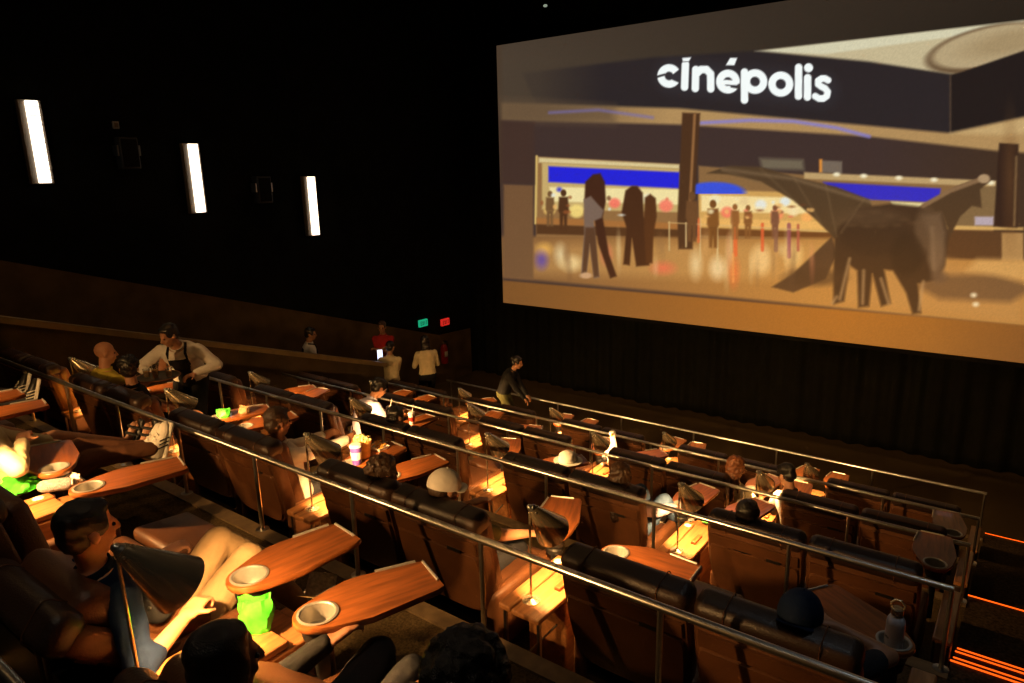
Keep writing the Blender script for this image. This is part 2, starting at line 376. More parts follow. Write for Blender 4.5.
    for a, b, rx, ry, c in [(100, 460, 12, 10, (250, 190, 90)), (95, 480, 10, 14, (90, 70, 180)), (130, 470, 9, 16, (240, 220, 170)), (215, 470, 8, 14, (235, 120, 90)), (150, 486, 18, 14, (255, 226, 160)), (320, 495, 18, 10, (236, 110, 80)), (420, 495, 14, 20, (245, 220, 170)), (450, 500, 8, 22, (240, 110, 60)), (500, 480, 18, 26, (246, 206, 140)), (560, 470, 16, 22, (248, 206, 130)), (380, 488, 10, 22, (240, 214, 160))]:
        (p,) = cr1([(a, b)]); put(ell(p[0], p[1], rx * .54, ry * .54, 4), c, .75)
    put(poly(cr1([(640, 470), (830, 478), (985, 520), (985, 600), (640, 560)]), 8), (190, 140, 82), .5)
    put(poly(cr1([(800, 508), (930, 506), (1010, 530), (960, 558), (830, 552), (790, 530)]), 4), (104, 76, 52), .8)
    put(poly(cr1([(900, 478), (1250, 486), (1250, 520), (985, 518), (880, 500)]), 4), (222, 174, 106), .6)
    for px_, py_ in [(897, 562), (893, 545)]:
        (p,) = cr1([(px_, py_)]); put(ell(p[0], p[1], 3, 2.2, 1.5), (250, 236, 196), .8)
    # left pale doorway
    put(poly(cr1([(25, 340), (80, 342), (80, 516), (25, 512)]), 1.5), (120, 86, 56)); put(poly(cr1([(15, 222), (82, 226), (82, 340), (15, 338)]), 2), (70, 50, 42))
    # columns
    put(poly(cr1([(355, 208), (388, 209), (376, 404), (374, 460), (348, 460), (346, 404)])), (80, 52, 32)); put(line(cr1([(378, 212), (368, 400)]), 1.4), (150, 104, 62))
    put(poly(cr1([(940, 264), (976, 266), (974, 420), (930, 418)])), (54, 36, 28)); put(line(cr1([(972, 290), (968, 416)]), 1.2), (150, 120, 80), .7)
    # queue posts and ropes
    for a, b0, b1, c, wd in [(331, 410, 462, (206, 176, 120), .8), (362, 412, 455, (214, 184, 130), .9), (388, 404, 480, (216, 186, 130), .8), (385, 404, 446, (220, 110, 60), 1.4), (420, 408, 500, (222, 196, 140), .8), (453, 411, 470, (232, 106, 56), 2.2), (503, 414, 462, (226, 96, 54), 1.6), (528, 402, 462, (120, 80, 70), 2), (552, 415, 474, (150, 80, 90), 2), (569, 416, 462, (180, 90, 70), 1.4), (449, 470, 520, (228, 150, 80), 1.2)]:
        put(line(cr1([(a, b0), (a, b1)]), wd, .8), c, .85)
    put(line(cr1([(330, 411), (640, 428)]), .6, .8), (214, 180, 120), .7)
    # people in the lobby picture (seen against the light)
    D1 = (84, 52, 30)
    def fig(hx, hy, s, c=D1, c2=None):
        put(ell(hx, hy, 2.9 * s, 3.6 * s, .8), c)
        put(poly([(hx - 4.6 * s, hy + 4 * s), (hx + 4.6 * s, hy + 4 * s), (hx + 5.4 * s, hy + 18 * s), (hx + 4 * s, hy + 20 * s), (hx - 4 * s, hy + 20 * s), (hx - 5.4 * s, hy + 18 * s)]), c2 or c)
        put(poly([(hx - 4 * s, hy + 19 * s), (hx + 4 * s, hy + 19 * s), (hx + 3.4 * s, hy + 38 * s), (hx + .8 * s, hy + 38 * s), (hx, hy + 24 * s), (hx - .9 * s, hy + 38 * s), (hx - 3.6 * s, hy + 38 * s)]), c)
    fig(563.5, 193, .98); fig(550, 194, .85, (120, 86, 52)); fig(713, 204, 1.15, (120, 76, 36), (132, 84, 40)); fig(735, 207, .85, (150, 96, 50)); fig(748, 208, .8, (136, 88, 46)); fig(692, 196, 1.2, (110, 74, 44)); fig(775, 208, .8, (128, 84, 60))
    put(poly(cr1([(250, 352), (262, 343), (272, 343), (282, 356), (284, 400), (296, 420), (294, 490), (270, 492), (262, 440), (258, 490), (246, 488), (252, 420), (243, 392)])), (74, 44, 26))
    put(poly(cr1([(286, 365), (296, 358), (306, 366), (308, 400), (302, 430), (300, 486), (288, 486), (284, 410)])), (88, 52, 28))
    put(poly(cr1([(176, 336), (190, 322), (204, 320), (212, 336), (214, 372), (208, 400), (220, 470), (234, 510), (222, 514), (200, 450), (192, 400), (174, 372)])), (70, 40, 26))
    put(poly(cr1([(173, 368), (186, 362), (200, 378), (210, 388), (206, 402), (192, 408), (196, 470), (202, 512), (192, 514), (184, 450), (178, 505), (168, 512), (174, 430)])), (124, 102, 88))
    put(poly(cr1([(176, 420), (193, 420), (198, 470), (201, 510), (192, 512), (184, 450), (178, 502), (170, 506)])), (92, 62, 42)); put(ell(586, 275.5, 6, 3, 1), (206, 162, 120))
    # statue of a winged beast in the lobby picture, generic
    K = (70, 50, 34)
    put(poly(cr1([(400, 320), (440, 306), (500, 308), (560, 326), (640, 345), (700, 368), (706, 384), (660, 420), (636, 440), (600, 404), (560, 370), (500, 335), (440, 322)])), (84, 63, 42))
    put(poly(cr1([(632, 436), (640, 470), (620, 515), (560, 540), (520, 530), (560, 505)])), (86, 62, 42))
    put(poly(cr1([(636, 430), (680, 384), (740, 376), (800, 382), (836, 392), (848, 430), (840, 490), (828, 515), (790, 524), (796, 578), (780, 580), (768, 540), (744, 500), (728, 498), (740, 560), (722, 566), (706, 506), (700, 566), (680, 568), (678, 500), (664, 490), (654, 556), (634, 562), (634, 500)]), 1.8), K)
    put(poly(cr1([(790, 384), (860, 345), (918, 322), (924, 334), (905, 350), (908, 384), (890, 380), (868, 400), (850, 436), (838, 400)])), (82, 60, 40)); put(line(cr1([(800, 380), (850, 352), (915, 328)]), 2.2, 1.2), (138, 106, 74)); (p,) = cr1([(912, 330)]); put(ell(p[0], p[1], 6, 4.5, 1), (182, 150, 112))
    put(poly(cr1([(800, 400), (832, 392), (842, 430), (838, 480), (822, 510), (808, 480), (812, 440)]), 3), (118, 92, 68), .75); put(line(cr1([(816, 420), (820, 495)]), 1.6, 2), (164, 132, 98), .6)
    for (a_, b_, rx_, ry_, c_, al) in [(712, 432, 66, 40, (64, 46, 32), .8), (806, 425, 22, 40, (112, 86, 62), .6), (826, 478, 14, 38, (122, 94, 68), .6), (770, 470, 30, 40, (58, 42, 29), .7), (700, 400, 60, 16, (96, 72, 50), .5), (830, 512, 14, 10, (106, 80, 58), .8), (600, 512, 54, 16, (78, 56, 38), .7)]:
        (p,) = cr1([(a_, b_)]); put(ell(p[0], p[1], rx_ / 1.8464, ry_ / 1.8464, 3.0), c_, al)
    for q0, q1 in [((430, 314), (500, 338)), ((500, 312), (566, 374)), ((560, 326), (612, 414)), ((620, 340), (640, 436)), ((690, 368), (648, 430))]:
        put(line(cr1([q0, q1]), .8, 1.4), (120, 95, 66), .45)
    for a_ in range(640, 830, 14):
        (p,) = cr1([(a_, 392 + 26 * abs(math.sin(a_)))]); put(ell(p[0], p[1], 4, 1.6, 1.6), (104, 78, 54), .4)
    for q in [((664, 478), (646, 552)), ((690, 500), (688, 560)), ((722, 515), (736, 560)), ((800, 520), (792, 572)), ((640, 548), (632, 560))]:
        put(line(cr1(q), 1.4, 1.6), (176, 138, 94), .7)
    put(line(cr1([(430, 312), (560, 330), (700, 372)]), 1.6, 2), (136, 110, 80), .6); put(ell(1010, 178, 5, 40, 6), (120, 80, 44), .5)
    # bare band under the picture, orange lamp wash painted in; letterbox on the side
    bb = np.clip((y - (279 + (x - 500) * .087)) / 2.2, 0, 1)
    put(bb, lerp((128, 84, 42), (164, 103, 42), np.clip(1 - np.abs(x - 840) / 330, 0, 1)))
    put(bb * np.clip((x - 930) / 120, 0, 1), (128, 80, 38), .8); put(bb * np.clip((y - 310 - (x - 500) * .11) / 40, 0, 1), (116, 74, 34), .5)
    put(np.clip((504 - x) / 5, 0, 1), (76, 58, 42), .6)
    # lamp wash on the lower middle of the screen, painted into its glow
    wv = np.exp(-((x - 840) / 230) ** 2 - ((y - 300) / 75) ** 2)
    C[:] = C + wv[..., None] * np.array((26, 12, -2.0))
    # small lights, shelves and guests along the counters, streaked reflections on the floor
    rs = np.random.RandomState(4)
    for _ in range(46):
        a_ = rs.uniform(95, 345) if _ % 2 else rs.uniform(390, 600); q_ = 362 + rs.uniform(-6, 34) + (a_ - 90) * .02
        if 345 < a_ < 390 or 170 < a_ < 215 or 243 < a_ < 308: continue
        (p,) = cr1([(a_, q_)]); c_ = [(255, 236, 180), (250, 190, 110), (240, 120, 90), (150, 84, 44), (110, 66, 40), (236, 240, 230)][rs.randint(6)]
        put(ell(p[0], p[1], rs.uniform(1.2, 3.4), rs.uniform(1.0, 2.6), 1.0), c_, .75)
    for _ in range(34):
        a_ = rs.uniform(95, 620); q_ = rs.uniform(446, 505)
        if 165 < a_ < 235 or 240 < a_ < 305: continue
        (p,) = cr1([(a_, q_)]); c_ = [(255, 224, 160), (236, 176, 104), (228, 130, 86), (120, 82, 50), (150, 108, 66)][rs.randint(5)]
        put(ell(p[0], p[1], rs.uniform(1.2, 3.0), rs.uniform(5, 13), 2.2), c_, .38)
    C[:] = C * .95 * (1 + .03 * rs.uniform(-1, 1, x.shape)[..., None])
    # lettering
    u = (x - 630) * 4.655; v = (y - 30) * 4.655
    x0_, y0_ = x, y; x, y = u, v
    T = np.zeros(x.shape); hw = 17.5; sf = 3.0
    def ring(cx, cy, r, h=hw): return np.clip(.5 + (h - np.abs(np.hypot(x - cx, y - cy) - r)) / (2 * sf), 0, 1)
    T = np.maximum(T, ring(182, 214, 37.5) * (1 - poly([(190, 214), (262, 158), (262, 260), (196, 232)], sf)) * (1 - poly([(120, 214), (162, 202), (168, 211), (122, 224)], sf)))
    T = np.maximum(T, line([(258, 160), (254, 266)], hw, sf) * np.clip((y - 147) / 4, 0, 1)); T = np.maximum(T, poly([(243, 130), (285, 127), (274, 146), (246, 146)], sf))
    T = np.maximum(T, line([(306, 184), (304, 272)], hw, sf)); T = np.maximum(T, line([(308, 205), (330, 184), (356, 184), (375, 204), (376, 274)], hw, sf))
    T = np.maximum(T, ring(456, 240, 38) * (1 - poly([(462, 254), (520, 250), (520, 276), (470, 268)], sf))); T = np.maximum(T, line([(420, 242), (494, 246)], 11, sf)); T = np.maximum(T, poly([(446, 164), (466, 130), (499, 130), (486, 164)], sf))
    T = np.maximum(T, line([(533, 196), (533, 326)], hw, sf)); T = np.maximum(T, ring(582, 240, 40))
    T = np.maximum(T, ring(702, 252, 41))
    T = np.maximum(T, line([(785, 174), (784, 308)], hw, sf)); T = np.maximum(T, line([(827, 222), (826, 312)], hw, sf)); T = np.maximum(T, ell(831, 176, 21, 21, sf))
    T = np.maximum(T, line([(922, 234), (908, 226), (892, 226), (876, 236), (876, 252), (890, 263), (908, 272), (920, 288), (916, 308), (900, 319), (880, 319), (862, 308)], 15.5, sf))
    G = line([(200, 215), (900, 270)], 60, 90)
    x, y = x0_, y0_
    put(np.clip(line([(672, 76), (822, 90)], 12, 12), 0, 1), (110, 120, 140), .16)
    put(T, (246, 252, 250))
    return lin(np.clip(C, 0, 255))
gx, gz = np.meshgrid(np.linspace(SX0, SX1, NX), np.linspace(SZ0, SZ1, NZ))
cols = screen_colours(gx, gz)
vv = np.stack([gx, np.full_like(gx, YS), gz], -1).reshape(-1, 3)
idx = np.arange(NX * NZ).reshape(NZ, NX)
quads = np.stack([idx[:-1, :-1], idx[:-1, 1:], idx[1:, 1:], idx[1:, :-1]], -1).reshape(-1, 4)
me = bpy.data.meshes.new('picture'); nq = len(quads)
me.vertices.add(len(vv)); me.vertices.foreach_set('co', vv.ravel())
me.loops.add(nq * 4); me.loops.foreach_set('vertex_index', quads.ravel().astype(np.int32))
me.polygons.add(nq); me.polygons.foreach_set('loop_start', (np.arange(nq) * 4).astype(np.int32)); me.polygons.foreach_set('loop_total', np.full(nq, 4, np.int32))
me.update(); me.validate()
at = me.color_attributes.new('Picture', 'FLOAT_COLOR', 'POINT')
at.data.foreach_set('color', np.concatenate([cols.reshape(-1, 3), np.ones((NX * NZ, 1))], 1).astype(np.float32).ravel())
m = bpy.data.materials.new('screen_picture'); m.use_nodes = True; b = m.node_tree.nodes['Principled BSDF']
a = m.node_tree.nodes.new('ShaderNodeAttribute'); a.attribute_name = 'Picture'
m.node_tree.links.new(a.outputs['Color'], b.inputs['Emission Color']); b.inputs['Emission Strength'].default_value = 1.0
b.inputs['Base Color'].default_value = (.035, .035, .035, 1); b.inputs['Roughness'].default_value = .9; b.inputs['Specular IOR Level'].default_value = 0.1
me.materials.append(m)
scr = thing('cinema_screen', 'huge glowing cinema screen showing a lobby with white lettering', 'cinema screen', (0, 0, 0))
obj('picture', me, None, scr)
fr = MB(); t = .07
def rectframe(x0, x1, z0, z1, y0, y1, t, ch):
    for lo, hi in [((x0 - t, y0, z0 - t), (x1 + t, y1, z0)), ((x0 - t, y0, z1), (x1 + t, y1, z1 + t)), ((x0 - t, y0, z0), (x0, y1, z1)), ((x1, y0, z0), (x1 + t, y1, z1))]:
        obj(ch, MB().box(lo, hi), 'black', scr)
rectframe(SX0, SX1, SZ0, SZ1, YS - .03, YS + .1, t, 'border')
obj('backing', MB().box((SX0 - t, YS + .03, SZ0 - t), (SX1 + t, YS + .12, SZ1 + t)), 'black', scr)

# ------------------------------------------------------------------ wall lights, brackets, signs
SCL = ['highest', 'middle', 'lowest']
for k, (q0, q1) in enumerate([((16.6, 98.9), (40, 98)), ((182, 143), (199, 143)), ((303, 176.3), (315.5, 176.5))]):
    p = onX(q0[0], q0[1], XW + .1); p2 = onX(q1[0], q1[1], XW + .1); wd = p2.y - p.y; h = 1.16
    s = thing('wall_light', 'tall glowing rectangular wall light, %s of three on the black wall' % SCL[k], 'wall light', (XW + .001, p.y, p.z - h), group='tall lights on the side wall')
    obj('housing', MB().rbox((.05, wd / 2, h / 2), (.05, wd / 2, h / 2), .012), 'sconce_box', s)
    obj('lens', MB().rbox((.118, wd * .56, h / 2), (.03, wd * .27, h / 2 - .012), .012), 'sconce_lens', s)
    for j in range(9 if k == 0 else 0):
        zc = h * (j + .6) / 9.4
        obj('lens_bar', MB().box((.147, wd * .29, zc), (.151, wd * .83, zc + .008)), 'nosing', s)
for k, (q, nm) in enumerate([((126, 150), 'nearest the highest wall light'), ((261, 187), 'between the middle and lowest wall lights')]):
    p = onX(q[0], q[1], XW + .1); s = thing('wall_speaker', 'black box speaker on the side wall ' + nm, 'speaker', (XW, p.y, p.z - .25), group='wall speakers')
    obj('cabinet', MB().rbox((.13, 0, .2), (.1, .14, .24), .015), 'black_plastic', s)
    obj('bracket', MB().box((0, -.04, .12), (.06, .04, .28)), 'steel_dark', s)
    for y in (-.165, .165): obj('side_arm', MB().box((.05, y - .012, .16), (.2, y + .012, .32)), 'steel_dark', s)
    obj('grille', MB().rbox((.235, 0, .2), (.008, .12, .21), .006), 'black', s)
p = onX(116, 125, XW + .03)
s = thing('wall_sensor', 'small pale square box high on the black side wall', 'sensor', (XW, p.y, p.z - .05))
obj('box', MB().rbox((.02, 0, .05), (.02, .045, .055), .008), 'sconce_box', s); obj('cover', MB().rbox((.042, 0, .05), (.006, .03, .035), .004), 'parapet_cap', s)
def exit_sign(q, m, label):
    p = onX(q[0], q[1], XW + .06); s = thing('exit_sign', label, 'exit sign', (XW + .03, p.y, p.z), group='exit signs')
    obj('case', MB().rbox((.03, 0, 0), (.03, .14, .085), .01), m, s)
    # EXIT letters as strokes
    L = {'E': [((0, 0), (0, 1)), ((0, 0), (.6, 0)), ((0, .5), (.5, .5)), ((0, 1), (.6, 1))], 'X': [((0, 0), (.6, 1)), ((0, 1), (.6, 0))], 'I': [((.3, 0), (.3, 1))], 'T': [((.3, 0), (.3, 1)), ((0, 1), (.6, 1))]}
    for i, ch in enumerate('EXIT'):
        mb = MB()
        for (a, b_), (c, d) in L[ch]:
            mb.tube((.063, -.105 + i * .058 + a * .055, -.045 + b_ * .09), (.063, -.105 + i * .058 + c * .055, -.045 + d * .09), .006, n=6)
        obj('letter', mb, 'exit_letter', s)
exit_sign((423, 323), 'exit_green', 'small green lit exit sign on the side wall')
exit_sign((445, 322), 'exit_red', 'small red lit exit sign near the screen corner')
p = onX(444, 353, XW + .12)
s = thing('fire_extinguisher', 'red fire extinguisher hung on the brown wall under exit sign', 'extinguisher', (XW + .13, p.y, p.z - .27))
obj('tank', MB().lathe([(.01, 0), (.085, .01), (.09, .04), (.09, .4), (.07, .46), (.03, .5)]), 'extinguisher', s)
obj('label_sheet', MB().rbox((.085, -.02, .26), (.012, .05, .07), .01), 'paper_white', s)
obj('valve', MB().tube((0, 0, .5), (0, 0, .58), .02), 'steel_dark', s); obj('handle', MB().rbox((.05, 0, .58), (.07, .012, .012), .008), 'black_plastic', s)
obj('hose', MB().path([(0, .03, .56), (.02, .11, .5), (.02, .115, .3), (.02, .10, .15)], .012), 'black_plastic', s)
p = onY(543, 5, 13.9)
s = thing('ceiling_beacon', 'tiny pale lamp glinting above the screen', 'ceiling lamp', (p.x, 14.05, p.z)); obj('lens', MB().ell((0, -.06, 0), (.05, .04, .03)), 'beacon', s); obj('mount', MB().tube((0, 0, 0), (0, -.04, 0), .03), 'black_plastic', s)

# ------------------------------------------------------------------ guard rails
POST0, POSTD = -.11, .97
RZ = dict(top=-1.157, A=-1.79, B=-2.44, C=-3.11, D=-3.75, front=-4.27)
RLAB = {'top': 'behind the topmost row', 'A': 'behind the second row down', 'B': 'behind the middle row', 'C': 'behind the fourth row down', 'D': 'behind the front row', 'front': 'in front of all the rows'}
LEFT = dict(top=-4.5, A=-9.62, B=-9.62, C=-9.5, D=-9.62, front=-9.62)
RB = dict(top=3.55, A=2.905, B=2.26, C=1.615, D=.97, front=.325)
for r, yv in list(zip(ROWS, [.43, 2.43, 4.43, 6.43, 8.43])) + [('front', 10.43)]:
    z = CAMZ + RZ[r]; yv -= .02; x1 = -.15; x0 = LEFT[r]; base = RB[r]
    g = thing('guard_rail', 'long steel handrail on thin posts ' + RLAB[r], 'handrail', (0, yv, base), group='steel guard rails')
    m = MB().tube((x0, 0, z - base), (x1, 0, z - base), .019, n=14); obj('top_rail', m, 'steel', g)
    step = POSTD if r != 'front' else 1.335
    xp = POST0 - .05 if r != 'front' else -.17
    first = True
    while xp > x0:
        pst = obj('post', MB().tube((xp, 0, .006), (xp, 0, z - base - .008), .014, n=10), 'steel', g)
        obj('base_plate', MB().lathe([(.045, 0.002), (.045, .012), (.02, .016)], (xp, 0, 0), 14), 'steel_dark', pst)
        xp -= step if not (first and r != 'front') else (step - .05); first = False

# ------------------------------------------------------------------ aisle step lights
for k, (yv, zv, lab) in enumerate([(10.56, .325 + .3225 - .3225, 'lowest'), (6.56, 1.615, 'middle'), (4.56, 2.26, 'upper'), (4.68, 2.26, 'second upper')]):
    pass
def led(q, lab):
    # strip lies on the tread whose height the ray meets first above the step profile
    best = None
    for i in range(10):
        ys = sy + 1.0 * i; zs = 3.55 - .3225 * (i + 1); p = onZ(q[0], q[1], zs + .01)
        if ys - .02 <= p.y <= ys + 1.0: best = p; break
    if best is None: best = onZ(q[0], q[1], .01)
    o = obj('step_light', MB().rbox((.72, 0, 0), (.72, .005, .005), .004), 'led'); o.location = (best.x, best.y, best.z)
    tag(o, lab, 'step light', 'orange aisle step lights'); return o
led((985, 533), 'thin orange light strip on the lowest lit aisle step'); led((968, 595), 'thin orange light strip on the middle lit aisle step')
led((957, 648), 'upper thin orange strip of the four on the highest lit step'); led((955, 651), 'second orange strip of the four on the highest lit step')
led((953, 657), 'third orange strip of the four on the highest lit step'); led((950, 660), 'lowest orange strip of the four on the highest lit step')

# ------------------------------------------------------------------ dim fill lights, added unseen in the ceiling to lift the general glow
for j, (hx, hyv) in enumerate([(-9.2, 1.0), (-9.2, 5.2), (-9.2, 9.4), (-5.6, 1.0), (-5.6, 5.2), (-5.6, 9.4), (-.2, 3.6), (-1.7, -.9), (-4.6, -1.2)]):
    h_ = thing('fill_downlight', 'dim round fill light added in the dark ceiling, %s of nine' % ORD[j], 'fill light', (hx, hyv, 9.2), group='added ceiling fill lights')
    obj('fill_trim_ring', MB().lathe([(.10, 0), (.13, -.004), (.13, -.012), (.10, -.016), (.10, 0)], n=24, cap=False), 'steel_dark', h_)
    obj('lens', MB().lathe([(.099, -.003), (.099, -.006), (.01, -.007)], n=24), 'bulb', h_)
    ld = bpy.data.lights.new('fill_light', 'SPOT'); ld.energy = FILL_W * (.9, .9, .9, .9, .9, .9, 1.1, 1.3, .7)[j]; ld.color = FILL_C if j < 6 else (.85, .95, 1.0) if j == 6 else (1.0, .82, .62); ld.spot_size = R(34 if j == 6 else 70 if j > 6 else 120); ld.spot_blend = .8; ld.shadow_soft_size = .09
    lo = bpy.data.objects.new('fill_light', ld); col.objects.link(lo); lo.parent = h_; lo.location = (0, 0, -.03)

# ------------------------------------------------------------------ recliners
def seat_proto(ext, recl=False):
    s = thing('recliner_seat', '', 'recliner')
    lean = Matrix.Rotation(R(11), 3, 'X')      # top leans back
    # local back frame: bottom point (0,.40,.36), up along lean
    an = R(52 if recl else 12); base = Vector((0, .78 if recl else .40, .33 if recl else .37)); U = Vector((0, -math.sin(an), math.cos(an))); F_ = Vector((0, math.cos(an), math.sin(an)))
    def bp(x, y, z): return base + Vector((x, 0, 0)) + F_ * y + U * z
    def outline(sx, top, bot=0.0):
        pts = []
        for x, z in [(.16, 0), (.24, .015), (.29, .06), (.325, .16), (.345, .30), (.352, .50), (.352, .66), (.345, .72), (.33, .74)]:
            pts.append((x * sx, bot + z * (top - bot) / .74))
        return pts + [(-x, z) for x, z in reversed(pts)]
    def slab(o, y0, y1): return MB().rings([[bp(x, y0, z) for x, z in o], [bp(x, y1, z) for x, z in o]])
    o1 = outline(1.0, .64); o2 = outline(.965, .628, .012)
    obj('back_shell', MB().rings([[bp(x, .012, z) for x, z in o2], [bp(x, .03, z) for x, z in o1], [bp(x, .10, z) for x, z in o1], [bp(x, .115, z) for x, z in o2]]), 'leather', s, sharp=50)
    lo = [(x, z) for x, z in outline(.93, .465, .03)]
    li = [(x * .975, z * .985 + .004) for x, z in lo]
    rp = obj('rear_panel', MB().rings([[bp(x, -.006, z) for x, z in li], [bp(x, .006, z) for x, z in lo], [bp(x, .02, z) for x, z in lo]]), 'leather', s, sharp=50)
    ub = [(x, .482 + zz_) for x, zz_ in [(.325, 0), (.325, .085), (-.325, .085), (-.325, 0)]]
    obj('rear_band', MB().rings([[bp(x * .985, -.004, z) for x, z in ub], [bp(x, .008, z) for x, z in ub], [bp(x, .02, z) for x, z in ub]]), 'leather', s)
    obj('tab', MB().rings([[bp(x, -.009, z) for x, z in [(.10, .462), (.20, .462), (.20, .486), (.10, .486)]], [bp(x, .004, z) for x, z in [(.10, .462), (.20, .462), (.20, .486), (.10, .486)]]]), 'black_plastic', s)
    # headrest: rounded roll with a seam
    M = Matrix((Vector((1, 0, 0)), F_, U)).transposed()
    h1 = obj('headrest', MB().rbox(bp(0, .080, .655), (.35, .082, .066), .05, M), 'leather_dark', s, sharp=60)
    for xs in (-.20, .20):
        obj('seam', MB().path([bp(xs, .08 + .0835 * math.copysign(abs(math.cos(t_)) ** .45, math.cos(t_)), .655 + .0675 * math.copysign(abs(math.sin(t_)) ** .45, math.sin(t_))) for t_ in [2 * math.pi * k / 28 for k in range(29)]], .003, 5), 'leather', h1)
    obj('backrest', MB().rbox(bp(0, .17, .33), (.285, .075, .30), .06, M), 'leather', s, sharp=60)
    obj('seat_cushion', MB().rbox((0, .80, .37), (.27, .29, .075), .06), 'leather', s, sharp=60)
    for sx in (-1, 1):
        obj('armrest', MB().rbox((sx * .315, .74, .33), (.044, .33, .20), .035), 'leather', s, sharp=60)
    obj('base', MB().box((-.27, .42, .0), (.27, 1.0, .30)), 'black_plastic', s)
    if ext:
        Mf = Matrix.Rotation(R(-6), 3, 'X')
        obj('footrest', MB().rbox((0, 1.27, .40), (.26, .17, .04), .035, Mf), 'leather', s, sharp=60)
        for sx in (-.18, .18): obj('footrest_arm', MB().tube((sx, .98, .25), (sx, 1.2, .37), .012, n=8), 'steel_dark', s)
    else:
        obj('footrest', MB().rbox((0, 1.12, .27), (.26, .035, .17), .03), 'leather', s, sharp=60)
    return s
def tree(root):
    ks = [c for c in bpy.data.objects if c.parent == root]
    return [(c, [g for g in bpy.data.objects if g.parent == c]) for c in ks]
SEATX = [-.71, -1.43, -2.68, -3.40, -4.64, -5.36, -6.59, -7.31, -8.54, -9.26]
SH = dict(top=-.205, A=0, B=.02, C=.02, D=.02)
first = {}
def place(kind, proto_fn, loc, rz, label, group):
    if kind not in first:
        r = proto_fn(); first[kind] = (r, tree(r)); r.location = loc; r.rotation_euler = (0, 0, rz); r['label'] = label; r['group'] = group; return r
    r, k = first[kind]; return copy_tree(r, k, loc, rz, label, group)
STOWED = {('top', 0), ('top', 1), ('A', 0), ('A', 2), ('A', 3), ('A', 4), ('A', 6), ('A', 7), ('B', 1), ('B', 6), ('C', 1), ('C', 2), ('B', 5), ('C', 4), ('D', 6), ('D', 1), ('C', 0), ('D', 0), ('C', 7), ('B', 0)}
for r in ROWS:
    for i, X in enumerate(SEATX):
        if r == 'top' and i > 7: continue
        ext = (r, i) not in STOWED
        X = X - .14 if (r, i) == ('top', 1) else X
        lab = 'brown leather recliner, %s from the aisle steps in the %s' % (ORD[i], ROWNAME[r])
        rc = r == 'top' and i in (1, 2)
        place('seat_recl' if rc else 'seat_ext' if ext else 'seat', (lambda e=ext, q=rc: seat_proto(e, q)), (X + SH[r], RAILY[r], FL[r]), 0, lab, 'leather recliners of the ' + ROWNAME[r])

# ------------------------------------------------------------------ consoles, lamps, swing tables
CONX = [-2.055, -4.02, -5.975, -7.925]
TABLE_Z = .70
def console_proto():
    s = thing('side_console', '', 'console')
    obj('top_board', MB().rbox((.035, .60, .585), (.095, .31, .016), .008), 'wood_console', s)
    obj('arm_board', MB().rbox((-.105, .60, .592), (.042, .31, .02), .010), 'wood_console', s)
    obj('cabinet', MB().rbox((0, .80, .29), (.135, .24, .275), .012), 'wood_console', s)
    for sx in (-.12, .11): obj('leg', MB().box((sx - .008, .31, 0), (sx + .012, .33, .57)), 'steel_dark', s)
    obj('brace', MB().tube((-.11, .33, .15), (.11, .50, .45), .006, n=6), 'steel_dark', s)
    obj('holder_block', MB().rbox((.055, .66, .612), (.02, .075, .012), .006), 'wood', s)
    obj('call_button', MB().lathe([(.028, 0), (.03, .004), (.024, .008), (.01, .009)], (-.1, .84, .610), 16), 'paper_white', s)
    obj('front_post', MB().box((-.1, 1.03, .0), (.1, 1.06, .57)), 'wood_console', s)
    return s
def lamp_proto():
    s = thing('reading_lamp', '', 'lamp')
    obj('base', MB().lathe([(.052, 0.001), (.052, .008), (.03, .014), (.012, .022), (.010, .03)], n=20), 'brass', s)
    obj('pole', MB().tube((0, 0, .02), (0, 0, .575), .0065, n=10), 'brass', s)
    obj('joint', MB().ell((0, 0, .585), (.017, .017, .017)), 'steel', s)
    ax = Vector((0.10, .62, -.78)).normalized(); x, y, d = ortho(ax); M = Matrix((x, y, d)).transposed()
    top = Vector((0.012, .004, .582))
    sh = obj('shade', MB().lathe([(.022, .0), (.026, .006), (.104, .262), (.101, .262), (.022, .012), (.004, .010)], top, 28, M, cap=False), 'brass', s, sharp=50)
    obj('shade_cap', MB().lathe([(.004, -.012), (.016, -.01), (.024, 0), (.022, .004)], top, 16, M), 'steel', s)
    for k in range(4):
        an = k * math.pi / 2 + .4; obj('stud', MB().ell(top + M @ Vector((.03 * math.cos(an), .03 * math.sin(an), .018)), (.006, .006, .006), n=8, m=5), 'steel', s)
    obj('lining', MB().lathe([(.020, .016), (.1005, .2615)], top, 28, M, cap=False), 'shade_inside', s, sharp=60)
    obj('bulb', MB().ell(top + ax * .105, (.020, .020, .026), n=12, m=7), 'bulb', s)
    ld = bpy.data.lights.new('lamp_light', 'POINT'); ld.energy = LAMP_W; ld.color = LAMP_C; ld.shadow_soft_size = .018
    lo = bpy.data.objects.new('lamp_light', ld); col.objects.link(lo); lo.parent = s; lo.location = top + ax * .195
    return s
